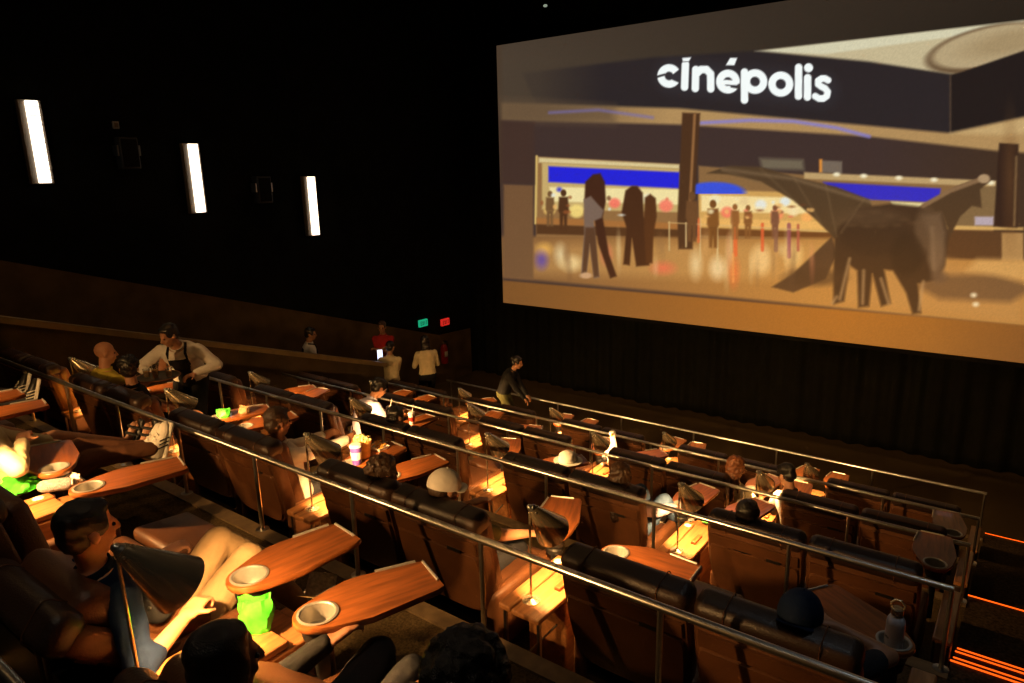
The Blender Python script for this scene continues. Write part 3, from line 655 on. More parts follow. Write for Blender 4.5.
def table_proto(mir):
    s = thing('swing_table', '', 'table')
    half = []
    for a in range(200, 339, 17): half.append((.095 * math.cos(R(a)), .095 * math.sin(R(a))))
    poly = half + [(.112, .02), (.128, .10), (.142, .17), (.135, .25), (.118, .46), (.105, .49), (-.105, .50), (-.122, .47), (-.158, .22), (-.158, .16), (-.135, .08)]
    if mir: poly = [(-x, y) for x, y in reversed(poly)]
    dense = []
    for k in range(len(poly)):
        (ax, ay), (bx, by) = poly[k], poly[(k + 1) % len(poly)]; n_ = max(1, int(math.hypot(bx - ax, by - ay) / .05))
        dense += [(ax + (bx - ax) * f / n_, ay + (by - ay) * f / n_) for f in range(n_)]
    def rg(kx, ky, oy, z): return [(x * kx, y * ky + oy, z) for x, y in dense]
    def hole(z): return [(.069 * x / math.hypot(x, y), .069 * y / math.hypot(x, y), z) for x, y in dense]
    rr_ = [hole(-.016), rg(.96, .985, .004, -.016), rg(1, 1, 0, -.006), rg(1, 1, 0, .008), rg(.985, .99, .002, .013), hole(.013), hole(-.016)]
    obj('top_board', MB().rings(rr_, cap=False), 'wood', s)
    c = obj('cup_holder', MB().lathe([(.078, .0125), (.080, .017), (.070, .0185), (.065, .014), (.061, -.055), (.004, -.057)], (0, 0, 0), 28, cap=False), 'satin', s)
    obj('liner', MB().lathe([(.062, -.078), (.066, -.06), (.067, -.012)], (0, 0, 0), 20, cap=False), 'black_plastic', c)
    q = -1 if mir else 1
    a, b_ = (-.122 * q, .462), (-.148 * q, .29)
    for p0, p1 in [((a[0], a[1]), (b_[0], b_[1])), ((-.104 * q, .490), (.06 * q, .483))]:
        obj('edge_trim', MB().tube((p0[0], p0[1], .015), (p1[0], p1[1], .015), .007, n=8), 'satin', s)
    obj('swivel_post', MB().lathe([(.055, -.13), (.055, -.1), (.04, -.085), (.04, -.075)], (0, 0, 0), 18), 'black_plastic', s)
    obj('bracket', MB().rbox((0, 0, -.28), (.022, .03, .16), .01), 'black_plastic', s)
    return s
YAWT = {('top', 0, -1): 6, ('top', 0, 1): 21, ('top', 1, 1): 14, ('top', 1, -1): -72, ('top', 2, 1): 8, ('A', 0, 1): 86, ('A', 0, -1): -24, ('A', 1, -1): 5, ('A', 1, 1): 12, ('A', 2, -1): 20, ('A', 2, 1): 14,
        ('B', 0, -1): 8, ('B', 0, 1): 16, ('B', 1, -1): -30, ('B', 1, 1): 35, ('C', 1, -1): -20, ('C', 1, 1): 30, ('C', 2, -1): -12, ('C', 2, 1): 60, ('D', 3, -1): 30, ('D', 3, 1): 70}
TABPOS = {}
for r in ROWS:
    for i, X in enumerate(CONX):
        if r == 'top' and i > 2: continue
        x = X + SH[r] + (-.0 if r == 'A' else 0); g = ROWNAME[r]
        place('console', console_proto, (x, RAILY[r], FL[r]), 0, 'wooden side console between recliners, %s from the aisle in the %s' % (ORD[i], g), 'wooden consoles of the ' + g)
        place('lamp', lamp_proto, (x - .01, RAILY[r] + .42, FL[r] + .601), 0, 'brass cone reading lamp on the %s console from the aisle, %s' % (ORD[i], g), 'reading lamps of the ' + g)
        for sd in (-1, 1):
            yaw = YAWT.get((r, i, sd), rnd.uniform(-14, 20))
            loc = Vector((x + sd * .225, RAILY[r] + .985, FL[r] + TABLE_Z)); TABPOS[(r, i, sd)] = (loc, yaw)
            place('table%d' % sd, (lambda m_=(sd < 0): table_proto(False if not m_ else False)), loc, -R(yaw),
                  'swing-out wooden table with cup holder, %s side of %s console, %s' % ('aisle' if sd > 0 else 'wall', ORD[i], g), 'swing tables of the ' + g)
for r in ROWS[1:]:
    x = -.19; g = ROWNAME[r]
    e = thing('end_console', 'narrow wooden end arm beside the aisle steps, ' + g, 'console', (x, RAILY[r], FL[r]), group='end arms at the aisle')
    obj('panel', MB().rbox((0, .72, .28), (.05, .34, .28), .02), 'leather_dark', e); obj('arm_board', MB().rbox((0, .72, .575), (.055, .34, .018), .01), 'wood_console', e)
    loc = Vector((-.33, RAILY[r] + {'A': 1.03, 'B': 1.16}.get(r, 1.1), FL[r] + TABLE_Z)); yaw = {'A': -58, 'B': -6, 'C': -12, 'D': -20}[r]; TABPOS[(r, 'end')] = (loc, yaw)
    if r != 'D': place('table1', None, loc, -R(yaw), 'swing-out wooden table with cup holder at aisle end, ' + g, 'swing tables of the ' + g)

# ------------------------------------------------------------------ people
def ik(a, t, l1, l2, pole):
    a = Vector(a); t = Vector(t); d = t - a; L = d.length
    if L > (l1 + l2) * .995: d = d.normalized() * (l1 + l2) * .995; L = d.length; t = a + d
    if L < abs(l1 - l2) + .03: L = abs(l1 - l2) + .03; d = d.normalized() * L; t = a + d
    c = (l1 * l1 - l2 * l2 + L * L) / (2 * L); h = math.sqrt(max(l1 * l1 - c * c, 0)); dn = d.normalized()
    p = Vector(pole) - dn * Vector(pole).dot(dn)
    p = p.normalized() if p.length > 1e-4 else ortho(dn)[0]
    return a + dn * c + p * h, t
def frame(fwd, up):
    fwd = Vector(fwd).normalized(); x = fwd.cross(Vector(up)).normalized(); return Matrix((x, fwd, x.cross(fwd))).transposed()
def add_hand(mb, wrist, d, n, side, curl=35, fr=.0088):
    """palm, four fingers of different length bent at the knuckles, thumb from the side of the palm"""
    d = Vector(d).normalized(); n = Vector(n); n = (n - d * n.dot(d)).normalized(); s = d.cross(n) * side   # s points to the thumb side
    M = Matrix((s, d, n)).transposed()
    mb.rbox(wrist + d * .045, (.040, .05, .014), .013, M); mb.capsule(wrist - d * .03, wrist + d * .01, .027, .026)
    for off, ln in ((.031, .068), (.011, .078), (-.010, .073), (-.030, .058)):
        p = wrist + d * .088 + s * off; a = curl * .5; q = p
        for k, f in enumerate((.45, .32, .25)):
            dd = d * math.cos(R(a)) + n * math.sin(R(a)); q2 = q + dd * ln * f; mb.capsule(q, q2, fr * (1 - .08 * k), fr * (.94 - .08 * k), n=8); q = q2; a += curl
    p = wrist + d * .025 + s * .036; q = p + (d * .55 + s * .75 + n * .25).normalized() * .038; q2 = q + (d * .85 + s * .15 + n * .5).normalized() * .032
    mb.capsule(p - s * .012, q, .0125, .0105, n=8); mb.capsule(q, q2, .0105, .0085, n=8)
def soften(o, vox, it=3, disp=None):
    m = o.modifiers.new('surface', 'REMESH'); m.mode = 'VOXEL'; m.voxel_size = vox; m.use_smooth_shade = True
    if it:
        s_ = o.modifiers.new('soft', 'SMOOTH'); s_.factor = .5; s_.iterations = it
    if disp:
        tx = bpy.data.textures.new('folds', 'CLOUDS'); tx.noise_scale = disp[1]
        d_ = o.modifiers.new('relief', 'DISPLACE'); d_.texture = tx; d_.strength = disp[0]; d_.mid_level = .5; d_.texture_coords = 'LOCAL'
    return o
TR = [(-.10, .105, .085), (-.05, .155, .11), (.03, .168, .118), (.13, .150, .108), (.25, .155, .108), (.36, .178, .118), (.43, .182, .108), (.475, .150, .088), (.505, .085, .066), (.53, .058, .058)]
def torso(mb, at, t0, t1, inf, wide=1.0, xw=1.0):
    rings = []
    for t, a, b in TR:
        if t0 <= t <= t1:
            c, Rx, Fy = at(t); rings.append([c + Rx * ((a * wide + inf) * xw * math.cos(2 * math.pi * i / 20)) + Fy * ((b * wide + inf) * math.sin(2 * math.pi * i / 20)) for i in range(20)])
    mb.rings(rings)
def person(label, loc, rz=0, pelvis=(0, 0, .52), lean=20, side=0, bend=0, hy=0, hp=5, hr=0, hands=None, feet=None, elbow=None, knee=(0, .3, 1), shirt='cloth_black', sleeve='long', pants='cloth_charcoal', short=False,
           shoes='black_plastic', skin='skin_mid', hair='short', hmat='hair_black', vox=.0105, wide=1.0, curl=35, hdir=None, hnorm=None, group=None, standing=False, apron=None, cap=None, eyes=True, shoe_style='shoe', twist=0, scale=1.0):
    """skeleton in the person's own frame (+y is where the body faces), body as one closed surface, clothes and hair as parts"""
    root = thing('person', label, 'person', loc, rz, group); root.scale = (scale,) * 3
    P = Vector(pelvis)
    def at(t):
        k = max(0, min(1, t / .5)); an = R(lean - bend * k); U = Vector((math.sin(R(side)), -math.sin(an), math.cos(an))).normalized()
        # integrate the spine
        c = Vector(P); N = 8
        for j in range(N):
            tt = t * (j + .5) / N; kk = max(0, min(1, tt / .5)); a2 = R(lean - bend * kk)
            c = c + Vector((math.sin(R(side)), -math.sin(a2), math.cos(a2))).normalized() * (t / N)
        Rx = Vector((math.cos(R(twist * k)), math.sin(R(twist * k)), 0)); Rx = (Rx - U * Rx.dot(U)).normalized(); return c, Rx, U.cross(Rx)
    N_, Rx, Fy = at(.5); U = Rx.cross(Fy)
    sh = [N_ - U * .065 + Rx * (s * .172 * wide) for s in (-1, 1)]
    C0, R0, F0 = at(0); hip = [C0 + R0 * (s * .09) - Vector((0, 0, .02)) for s in (-1, 1)]
    hf = Vector((math.sin(R(hy)) * math.cos(R(hp)), math.cos(R(hy)) * math.cos(R(hp)), -math.sin(R(hp))))
    hup = Vector((math.sin(R(hr)), 0, 1)); HM = frame(hf, hup)
    HC = N_ + U * .075 + (HM @ Vector((0, .02, .115)))
    H = lambda x, y, z: HC + HM @ Vector((x, y, z))
    if hands is None: hands = [(-.2, .30, P.z + .10), (.2, .30, P.z + .10)]
    elbow = elbow or [(-.5, -.3, -.8), (.5, -.3, -.8)]
    if feet is None: feet = [(-.1, .82, P.z - .03), (.1, .82, P.z - .03)]
    arms = []; legs = []
    for k in (0, 1):
        e, wv = ik(sh[k], hands[k], .285, .25, elbow[k]); arms.append((sh[k], e, wv))
        kn, an = ik(hip[k], feet[k], .43, .43, knee if not isinstance(knee, list) else knee[k]); legs.append((hip[k], kn, an))
    # body
    b = MB(); torso(b, at, -.11, .54, 0, wide)
    for k, s in ((0, -1), (1, 1)):
        a0, a1, a2 = arms[k]; b.capsule(a0, a1, .052 * wide, .041 * wide); b.capsule(a1, a2, .041 * wide, .027)
        hd = Vector(hdir[k]) if hdir and hdir[k] else (a2 - a1); hn = Vector(hnorm[k]) if hnorm and hnorm[k] else Vector((0, 0, -1))
        if abs(hd.normalized().dot(hn.normalized())) > .95: hn = Vector((0, 1, 0.2))
        add_hand(b, a2, hd, hn, -s, curl, .0092 if vox < .009 else .0105)
        l0, l1, l2 = legs[k]; b.capsule(l0, l1, .084 * wide, .058); b.capsule(l1, l2, .057, .038)
        fd = Vector((0, .25, -1)) if False else None
        sd = (l2 - l1).normalized(); flat = standing or Vector(feet[k]).z < .15; toe = (Vector((.0, 1, 0)) if flat else (Vector((0, .45, .9)) + sd * .1)); toe = (toe - sd * toe.dot(sd) * (.0 if flat else .6)).normalized()
        b.capsule(l2 + sd * .03 - toe * .03, l2 + sd * .035 + toe * .14, .030 if shoe_style == 'sandal' else .024, .026 if shoe_style == 'sandal' else .016)
        legs[k] = (l0, l1, l2, sd, toe)
    b.capsule(N_ - U * .03, H(0, -.015, -.07), .056, .052)
    b.ell(H(0, -.012, .03), (.074, .094, .086), HM); b.ell(H(0, .02, -.03), (.060, .072, .088), HM); b.ell(H(0, .042, -.092), (.036, .036, .028), HM)
    b.capsule(H(0, .088, .008), H(0, .105, -.03), .010, .015, n=8); b.ell(H(0, .072, .016), (.046, .02, .011), HM, 10, 6); b.ell(H(0, .086, -.066), (.022, .011, .010), HM, 10, 6)
    for s in (-1, 1): b.ell(H(s * .076, -.006, -.016), (.011, .02, .030), HM, 10, 7)
    for s in (-1, 1): b.ell(H(s * .036, .066, -.034), (.02, .018, .018), HM, 8, 6)
    soften(obj('body', b, skin, root, 0), vox, 3)
    if eyes:
        for s in (-1, 1): obj('eye', MB().ell(H(s * .030, .0795, -.004), (.013, .009, .008), HM, 10, 6), 'eye', root)
    # clothes
    if shirt:
        m = MB(); torso(m, at, -.11, .51, .014, wide)
        for k in (0, 1):
            a0, a1, a2 = arms[k]; e1 = a1 if sleeve == 'long' else a0.lerp(a1, {'short': .72, 'cap': .35}.get(sleeve, .72))
            m.capsule(a0, e1, .066 * wide, .056 * wide)
            if sleeve == 'long': m.capsule(a1, a1.lerp(a2, .93), .055 * wide, .042)
            if sleeve == 'rolled': m.capsule(a0, a1, .062 * wide, .055); m.capsule(a1, a1.lerp(a2, .25), .055, .05)
        soften(obj('shirt', m, shirt, root, 0), max(vox, .010), 3, (.014, .07))
        cl = MB(); c, rx, fy = at(.505); c = c + U * .01
        cl.rings([[c + rx * (a * math.cos(2 * math.pi * i / 18)) + fy * (b_ * math.sin(2 * math.pi * i / 18)) + U * z_ for i in range(18)] for a, b_, z_ in ((.082, .074, -.02), (.074, .072, .022), (.066, .064, .022), (.07, .066, -.02))], cap=False)
        obj('collar', cl, shirt, root, 60)
    if apron:
        m = MB(); torso(m, at, -.06, .44, .024, wide, .78); soften(obj('vest', m, apron, root, 0), .012, 2)
        for s in (-1, 1): m2 = MB().path([at(.34)[0] + Rx * (s * .1) + Fy * .125, N_ + Rx * (s * .095) + Fy * .085, N_ + Rx * (s * .085) - Fy * .04 + U * .02], .014); obj('vest_strap', m2, apron, root)
    if pants:
        m = MB(); torso(m, at, -.11, .08, .020, wide)
        for k in (0, 1):
            l0, l1, l2, sd, toe = legs[k]; m.capsule(l0, l1 if not short else l0.lerp(l1, .85), .098 * wide, .072)
            if not short: m.capsule(l1, l1.lerp(l2, .96), .071, .052)
        soften(obj('trousers', m, pants, root, 0), max(vox, .010), 3, (.014, .08))
    if shoes:
        for k in (0, 1):
            l0, l1, l2, sd, toe = legs[k]; c = l2 + sd * .035; nx = toe.cross(sd).normalized(); sd2 = nx.cross(toe).normalized(); SM = Matrix((nx, toe, -sd2 if sd2.dot(sd) > 0 else sd2)).transposed()
            if flat: c = Vector((l2.x, l2.y, .062)); SM = Matrix.Identity(3)
            if SM.determinant() < 0: SM = Matrix((-nx, toe, -sd2 if sd2.dot(sd) > 0 else sd2)).transposed()
            W = lambda x, y, z: c + SM @ Vector((x, y, z))
            if shoe_style == 'sandal':
                so = obj('sandal', MB().rbox(W(0, .055, -.045), (.05, .135, .014), .012, SM), 'black_plastic', root)
                for yy_ in (.0, .075, .125): obj('strap', MB().path([W(-.05, yy_, -.04), W(-.045, yy_, .0), W(-.02, yy_, .028), W(.02, yy_, .028), W(.045, yy_, .0), W(.05, yy_, -.04)], .011, 8), 'black_plastic', so)
                tb = MB()
                for j in range(5): tb.capsule(W(-.032 + .016 * j, .12, -.012), W(-.036 + .018 * j, .165 - .006 * abs(j - 1), -.018), .010, .009, n=8)
                soften(obj('toes', tb, skin, root, 0), .007, 1)
            else:
                so = obj('shoe', MB().rings([[W((a * math.cos(2 * math.pi * i / 14)), y, zc + hh * math.sin(2 * math.pi * i / 14)) for i in range(14)] for y, a, zc, hh in
                     ((-.075, .018, 0, .025), (-.07, .036, .008, .05), (-.03, .044, .018, .062), (.03, .045, .012, .054), (.08, .046, -.008, .034), (.13, .045, -.012, .028), (.175, .03, -.016, .02), (.187, .012, -.02, .01))]), shoes, root, 60)
                obj('sole', MB().rbox(W(0, .055, -.045), (.047, .135, .015), .013, SM), 'rubber_white' if shoes == 'rubber_white' or pants == 'cloth_denim' or loc[0] < -7.3 else 'black_plastic', so)
                for j in range(3 if shoes == 'rubber_white' or loc[0] < -7.3 else 0): obj('stripe', MB().path([W(.044, .0 + .028 * j, .03), W(.048, .018 + .028 * j, -.005), W(.05, .032 + .028 * j, -.035)], .0045, 6), 'black_plastic' if shoes == 'rubber_white' else 'rubber_white', so)
                if shoes == 'rubber_white' or loc[0] < -7.3: obj('laces', MB().path([W(-.02, .045, .045), W(.02, .06, .042), W(-.02, .075, .036), W(.02, .09, .03), W(-.02, .105, .024)], .004, 6), 'rubber_white' if shoes != 'rubber_white' else 'paper_white', so)
    # hair
    if hair and hair != 'bald':
        m = MB(); m.ell(H(0, -.052, -.012), (.076, .062, .072), HM)
        if not cap: m.ell(H(0, -.024, .046), (.082, .098, .082), HM)
        if cap: hair = 'nape'
        if hair in ('short', 'curly', 'bun'):
            for s in (-1, 1): m.ell(H(s * .062, .015, .025), (.022, .04, .045), HM)
            m.ell(H(0, .036, .083), (.056, .045, .026), HM)
        if hair == 'curly':
            rr = random.Random(int(abs(loc[0]) * 97))
            for _ in range(95):
                th = rr.uniform(0, 2 * math.pi); ph = math.acos(rr.uniform(-.25, 1)); v = Vector((math.sin(ph) * math.cos(th), math.sin(ph) * math.sin(th), math.cos(ph)))
                if v.y > .72 and v.z < .45: continue
                m.ell(H(v.x * .084, -.022 + v.y * .098, .04 + v.z * .086), (rr.uniform(.014, .022),) * 3, HM, 8, 5)
        if hair in ('long', 'wavy'):
            for s in (-1, 1): m.ell(H(s * .066, .0, .0), (.022, .052, .08), HM)
            m.ell(H(0, .02, .088), (.06, .045, .022), HM)
            dn = Vector((0, 0, -1)); bk = -Fy
            for j in range(6):
                f = j / 5; c = H(0, -.06, -.03) + dn * (.30 * f) + bk * (.03 * math.sin(f * 2)); m.ell(c, (.085 + .01 * math.sin(f * 3), .042, .06), HM)
            for s in (-1, 1):
                for j in range(5): f = j / 4; m.ell(H(s * .072, -.02, -.04) + dn * (.22 * f), (.026, .036, .05), HM)
        if hair == 'bun': m.ell(H(0, -.11, .045), (.042, .04, .042), HM)
        o = obj('hair', m, hmat, root, 0)
        soften(o, .009 if hair != 'curly' else .007, 3 if hair in ('long', 'short', 'bun') else 1, {'wavy': (.035, .035), 'short': (.010, .02), 'curly': (.01, .012)}.get(hair))
    if cap:
        cm, brim = cap; m = MB()
        rings = []
        for k in range(8):
            la = R(-6 + 94 * k / 7); rings.append([H(.094 * math.cos(la) * math.cos(t_), -.016 + .112 * math.cos(la) * math.sin(t_), .012 + .106 * math.sin(la)) for t_ in [2 * math.pi * i / 20 for i in range(20)]])
        m.rings(rings); cp = obj('cap', m, cm, root, 60)
        sgn = 1 if brim == 'front' else -1
        bp_ = [(.078 * math.cos(R(a)), .075 + .075 * math.sin(R(a))) for a in range(0, 181, 20)] + [(-.07, .045), (.07, .045)]
        obj('visor', MB().rings([[H(x, y * sgn - .01, .010 - (x * x) * 4) for x, y in bp_], [H(x, y * sgn - .01, .017 - (x * x) * 4) for x, y in bp_]]), cm, cp, 60)
        obj('button', MB().ell(H(0, -.014, .121), (.008, .008, .005), HM, 8, 5), cm, cp)
    root['_'] = 0; del root['_']
    return root, H, arms, legs
def seatpos(r, i, dy=.62): return Vector((SEATX[i] + SH[r], RAILY[r] + dy, FL[r]))
def rel(p, loc): return tuple(Vector(p) - Vector(loc))
G_ = 'seated cinema guests'
# topmost row -------------------------------------------------------
L = Vector((-2.80, 1.03, FL['top']))
person('man in navy top and khaki trousers reclining under a reading lamp', L, pelvis=(0, .17, .42), lean=42, bend=26, hp=2, hands=[(-.26, .30, .66), rel(onZ(186, 616, 3.58), L)], elbow=[(-.6, -.3, -.6), (.7, -.5, -.5)],
       feet=[(-.1, .80, .40), (.12, .74, .30)], knee=[(0, .2, 1), (0, .25, 1)], shirt='cloth_navy', sleeve='rolled', pants='cloth_khaki', shoes='rubber_white', skin='skin_light', hair='short', hmat='hair_black', vox=.0075, group=G_, curl=58)
L = Vector((-1.77, 1.03, FL['top']))
person('woman with long straight black hair seen from behind beside neon bag', L, pelvis=(0, .13, .36), lean=44, bend=24, hy=12, hp=4, feet=[(-.1, .52, .09), (.1, .52, .09)], knee=(0, 1, 1), shirt='cloth_black', hair='long', hmat='hair_black', vox=.0085, skin='skin_tan', group=G_, hands=[(-.16, .34, .66), (.24, .40, .60)])
L = Vector((-.88, 1.06, FL['top']))
person('curly black haired man seen from behind, cut off by the bottom edge', L, pelvis=(0, -.02, .56), lean=14, bend=10, feet=[(-.1, .48, .09), (.1, .48, .09)], knee=(0, 1, 1), hy=-20, hp=6, shirt='cloth_charcoal', hair='curly', hmat='hair_black', vox=.0085, skin='skin_tan', group=G_, hands=[(-.26, .30, .62), (.26, .30, .62)])
L = Vector((-4.84, 1.33, FL['top']))
person('guest with brown trousers and white striped sneakers, arm on console', L, lean=26, bend=8, hands=[(-.26, .3, .66), rel((-4.64, 1.34, 3.76), L)], elbow=[(-.6, -.3, -.6), (.8, -.3, -.3)], feet=[(-.10, .82, .47), (-.02, .84, .48)], shirt='cloth_cream', pants='cloth_brown', shoes='rubber_white', skin='skin_light', hair='short', hmat='hair_brown', group=G_)
L = Vector((-5.34, 1.33, FL['top']))
person('guest with bare legs and black strappy sandals on the footrest', L, lean=26, bend=8, feet=[(.10, .80, .45), (.30, .82, .47)], shirt='cloth_olive', sleeve='short', pants='cloth_brown', short=True, shoe_style='sandal', skin='skin_mid', hair='short', hmat='hair_brown', group=G_)
L = Vector((-7.38, 1.30, FL['top']))
person('guest at the far end with crossed black and white sneakers', L, lean=26, bend=8, feet=[(.04, .84, .46), (.28, .84, .45)], shirt='cloth_grey', pants='cloth_charcoal', shoes='black_plastic', skin='skin_mid', hair='short', group=G_)
# second row down ---------------------------------------------------
def seated(r, i, label, **k):
    k.setdefault('pelvis', (0, 0, .48)); k['lean'] = k.get('lean', 20) + 7; k.setdefault('feet', [(-.1, .66, .085), (.1, .66, .085)]); k.setdefault('knee', (0, 1, 1)); dy = k.pop('dy', .62); dx = k.pop('dx', 0); L = seatpos(r, i, dy) + Vector((dx, 0, 0)); k.setdefault('group', G_); return person(label, L, **k)
seated('A', 0, 'guest in a dark navy cap with one arm on the armrest', pelvis=(0, 0, .45), lean=22, bend=10, hp=8, dx=.08, shirt='cloth_charcoal', sleeve='short', hands=[(-.25, .3, .62), rel(onY(832, 625, 3.10), seatpos('A', 0) + Vector((.08, 0, 0)))], elbow=[(-.6, -.2, -.6), (1, .1, -.25)], skin='skin_mid', hair='short', cap=('cloth_navy', 'back'))
seated('A', 2, 'guest in a white baseball cap beside the curly haired guest', lean=18, bend=6, hp=14, hy=20, shirt='cloth_olive', sleeve='short', skin='skin_mid', hair='short', hmat='hair_brown', cap=('cloth_white', 'front'), hands=[(-.16, .26, .78), (.30, .34, .66)], elbow=[(-.7, .2, -.5), (.7, -.3, -.4)], pants='cloth_charcoal', vox=.009, dx=-.05)
seated('A', 3, 'guest with tousled brown hair beside the purple cup', lean=20, bend=6, hp=6, hy=10, dx=.16, pelvis=(0, 0, .45), shirt='cloth_green', sleeve='short', skin='skin_tan', hair='curly', hmat='hair_brown', vox=.009)
seated('A', 4, 'dark haired man in a white shirt lifting a drink', lean=12, bend=10, hp=6, hy=6, dx=.02, dy=.70, pelvis=(0, 0, .44), shirt='cloth_white', sleeve='long', skin='skin_tan', hair='short', hmat='hair_brown', hands=[(-.12, .40, .80), (.16, .42, .82)], elbow=[(-.6, .1, -.7), (.7, .0, -.7)], pants='cloth_charcoal', vox=.009, hnorm=[(1, 0, 0), (-1, 0, 0)])
seated('A', 7, 'bald man in a yellow shirt gesturing to the waiter', lean=4, bend=14, hp=4, hy=20, pelvis=(0, .02, .56), dx=-.30, feet=[(-.1, .5, .085), (.1, .5, .085)], shirt='cloth_yellow', sleeve='short', skin='skin_light', hair='bald', hands=[(-.2, .3, .62), (.22, .46, .98)], elbow=[(-.6, -.2, -.6), (.5, -.2, -.8)], pants='cloth_charcoal', vox=.009, hnorm=[None, (-1, .3, 0)], hdir=[None, (0, .3, 1)])
seated('A', 6, 'dark haired guest facing the waiter beside the bald man', lean=8, bend=8, hp=0, hy=-58, twist=-25, pelvis=(0, 0, .54), dx=-.26, shirt='cloth_black', sleeve='short', skin='skin_mid', hair='curly', hmat='hair_black', hands=[(-.1, .36, .72), (.25, .34, .70)], pants='cloth_charcoal')
L = Vector((-7.46, 3.88, FL['A']))
person('waiter in white shirt and black vest leaning over with a tray', L, rz=R(222), standing=True, pelvis=(0, .06, .84), lean=-22, bend=22, hp=20, hy=36, hands=[(-.22, .52, 1.00), (.24, .50, 1.00)], elbow=[(-.9, -.3, -.2), (.9, -.3, -.2)], feet=[(-.12, -.02, .08), (.12, .03, .08)], knee=(0, 1, 0),
       shirt='cloth_white', sleeve='long', pants='cloth_black', apron='cloth_black', skin='skin_mid', hair='short', vox=.009, wide=1.1, group='cinema staff', scale=.98)
# middle row ----------------------------------------------------------
seated('B', 1, 'guest whose dark hair shows above a recliner, lit console on the side', lean=24, bend=6, hp=6, dx=-.08, shirt='cloth_black', skin='skin_mid', hair='short')
seated('B', 2, 'brown haired guest in jeans curled towards the lit console', lean=22, bend=10, hp=10, hy=20, side=6, dx=.02, shirt='cloth_lavender', sleeve='long', pants='cloth_denim', skin='skin_mid', hair='wavy', hmat='hair_brown', shoes='rubber_white', hands=[(.05, .36, .70), (.36, .42, .66)], feet=[(.12, .40, .42), (.33, .52, .42)], knee=[(.2, .3, 1), (.3, .3, 1)])
seated('B', 5, 'guest with short dark hair between two takeaway cups', lean=20, bend=6, hp=5, dx=.1, shirt='cloth_black', skin='skin_mid', hair='short')
seated('B', 6, 'guest in a pale lavender shirt hunched forward over the table', lean=-8, bend=42, hp=34, hy=15, twist=-15, dx=.28, dy=.82, shirt='cloth_lavender', sleeve='short', skin='skin_light', hair='short', hmat='hair_black', hands=[(-.05, .44, .72), (.2, .44, .72)], pants='cloth_charcoal')
# fourth row down ----------------------------------------------------
seated('C', 2, 'woman with wavy auburn hair lit from the console lamp', lean=10, bend=8, hp=8, hy=40, side=12, dx=.22, shirt='cloth_cream', sleeve='short', skin='skin_light', hair='wavy', hmat='hair_auburn', hands=[(.0, .36, .70), (.3, .34, .66)])
seated('C', 1, 'dark haired guest in grey shirt turned towards the auburn haired woman', lean=6, bend=20, hp=22, hy=-60, side=-14, dx=-.22, twist=-30, shirt='cloth_grey', sleeve='short', skin='skin_mid', hair='short', hands=[(-.3, .36, .70), (.1, .36, .68)])
# standing people around the front -----------------------------------------
L = Vector((onY(505, 400, 9.85).x, 9.85, FL['D'])); hd = onY(513, 357, 9.85)
person('woman in black leaning over the front row with a hand out', L, rz=R(-70), standing=True, pelvis=(0, -.02, .90), lean=-10, bend=26, hp=14, hands=[(-.1, .42, .86), (.12, .44, .84)], elbow=[(-.4, -.6, -.5), (.4, -.6, -.5)], feet=[(-.12, -.05, .08), (.12, .12, .08)], knee=(0, 1, 0), shirt='cloth_black', pants='cloth_olive', hair='bun', skin='skin_mid', group='cinema staff', scale=.97)
def stander(q, zfloor, headh, label, **k):
    p = onZ(q[0], q[1], zfloor + headh); return person(label, (p.x, p.y, zfloor), standing=True, feet=[(-.11, -.02, .08), (.11, .04, .08)], knee=(0, 1, 0), group='people by the side wall', **k)
stander((426, 343), .325, 1.56, 'woman in a yellow blouse with long dark hair by the wall', rz=R(60), pelvis=(0, 0, .90), lean=-2, bend=6, hp=14, shirt='cloth_cream', sleeve='long', pants='cloth_black', hair='long', skin='skin_mid', hands=[(-.1, .34, 1.12), (.12, .32, 1.12)])
stander((389, 348), .325, 1.60, 'person in a white shirt holding a bright tablet', rz=R(40), pelvis=(0, 0, .92), lean=0, bend=6, hp=16, hy=20, shirt='cloth_cream', sleeve='long', pants='cloth_black', hair='short', skin='skin_mid', hands=[(-.22, .40, 1.26), (-.05, .36, 1.16)])
p = onX(383, 334, -10.55)
person('person in a red shirt standing behind the parapet with folded arms', (p.x, p.y, nose(p.y)), rz=R(-145), standing=True, pelvis=(0, 0, .90), lean=0, bend=4, hp=4, feet=[(-.11, -.02, .08), (.11, .04, .08)], knee=(0, 1, 0), shirt='cloth_red', sleeve='short', pants='cloth_black', hair='short', hmat='hair_brown', skin='skin_mid', hands=[(.08, .22, 1.16), (-.08, .24, 1.20)], group='people by the side wall')
p = onX(308, 336, -10.6); zf = nose(p.y)
person('man in white shirt and dark vest sitting behind the parapet', (p.x, p.y, zf), rz=R(-25), pelvis=(0, 0, .52), lean=2, bend=6, hp=8, hy=20, feet=[(-.12, .42, .09), (.12, .42, .09)], knee=(0, 1, 1), shirt='cloth_white', sleeve='long', pants='cloth_black', apron='cloth_black', hair='short', skin='skin_mid', group='people by the side wall')
st = thing('stool', 'low black stool under the vest wearer behind the parapet', 'stool', (p.x, p.y, zf)); obj('seat', MB().lathe([(.01, .36), (.16, .36), (.165, .385), (.15, .40), (.01, .40)], n=18), 'black_plastic', st)
for a in (45, 135, 225, 315): obj('leg', MB().tube((.13 * math.cos(R(a)), .13 * math.sin(R(a)), .0), (.1 * math.cos(R(a)), .1 * math.sin(R(a)), .37), .012, n=8), 'steel_dark', st)

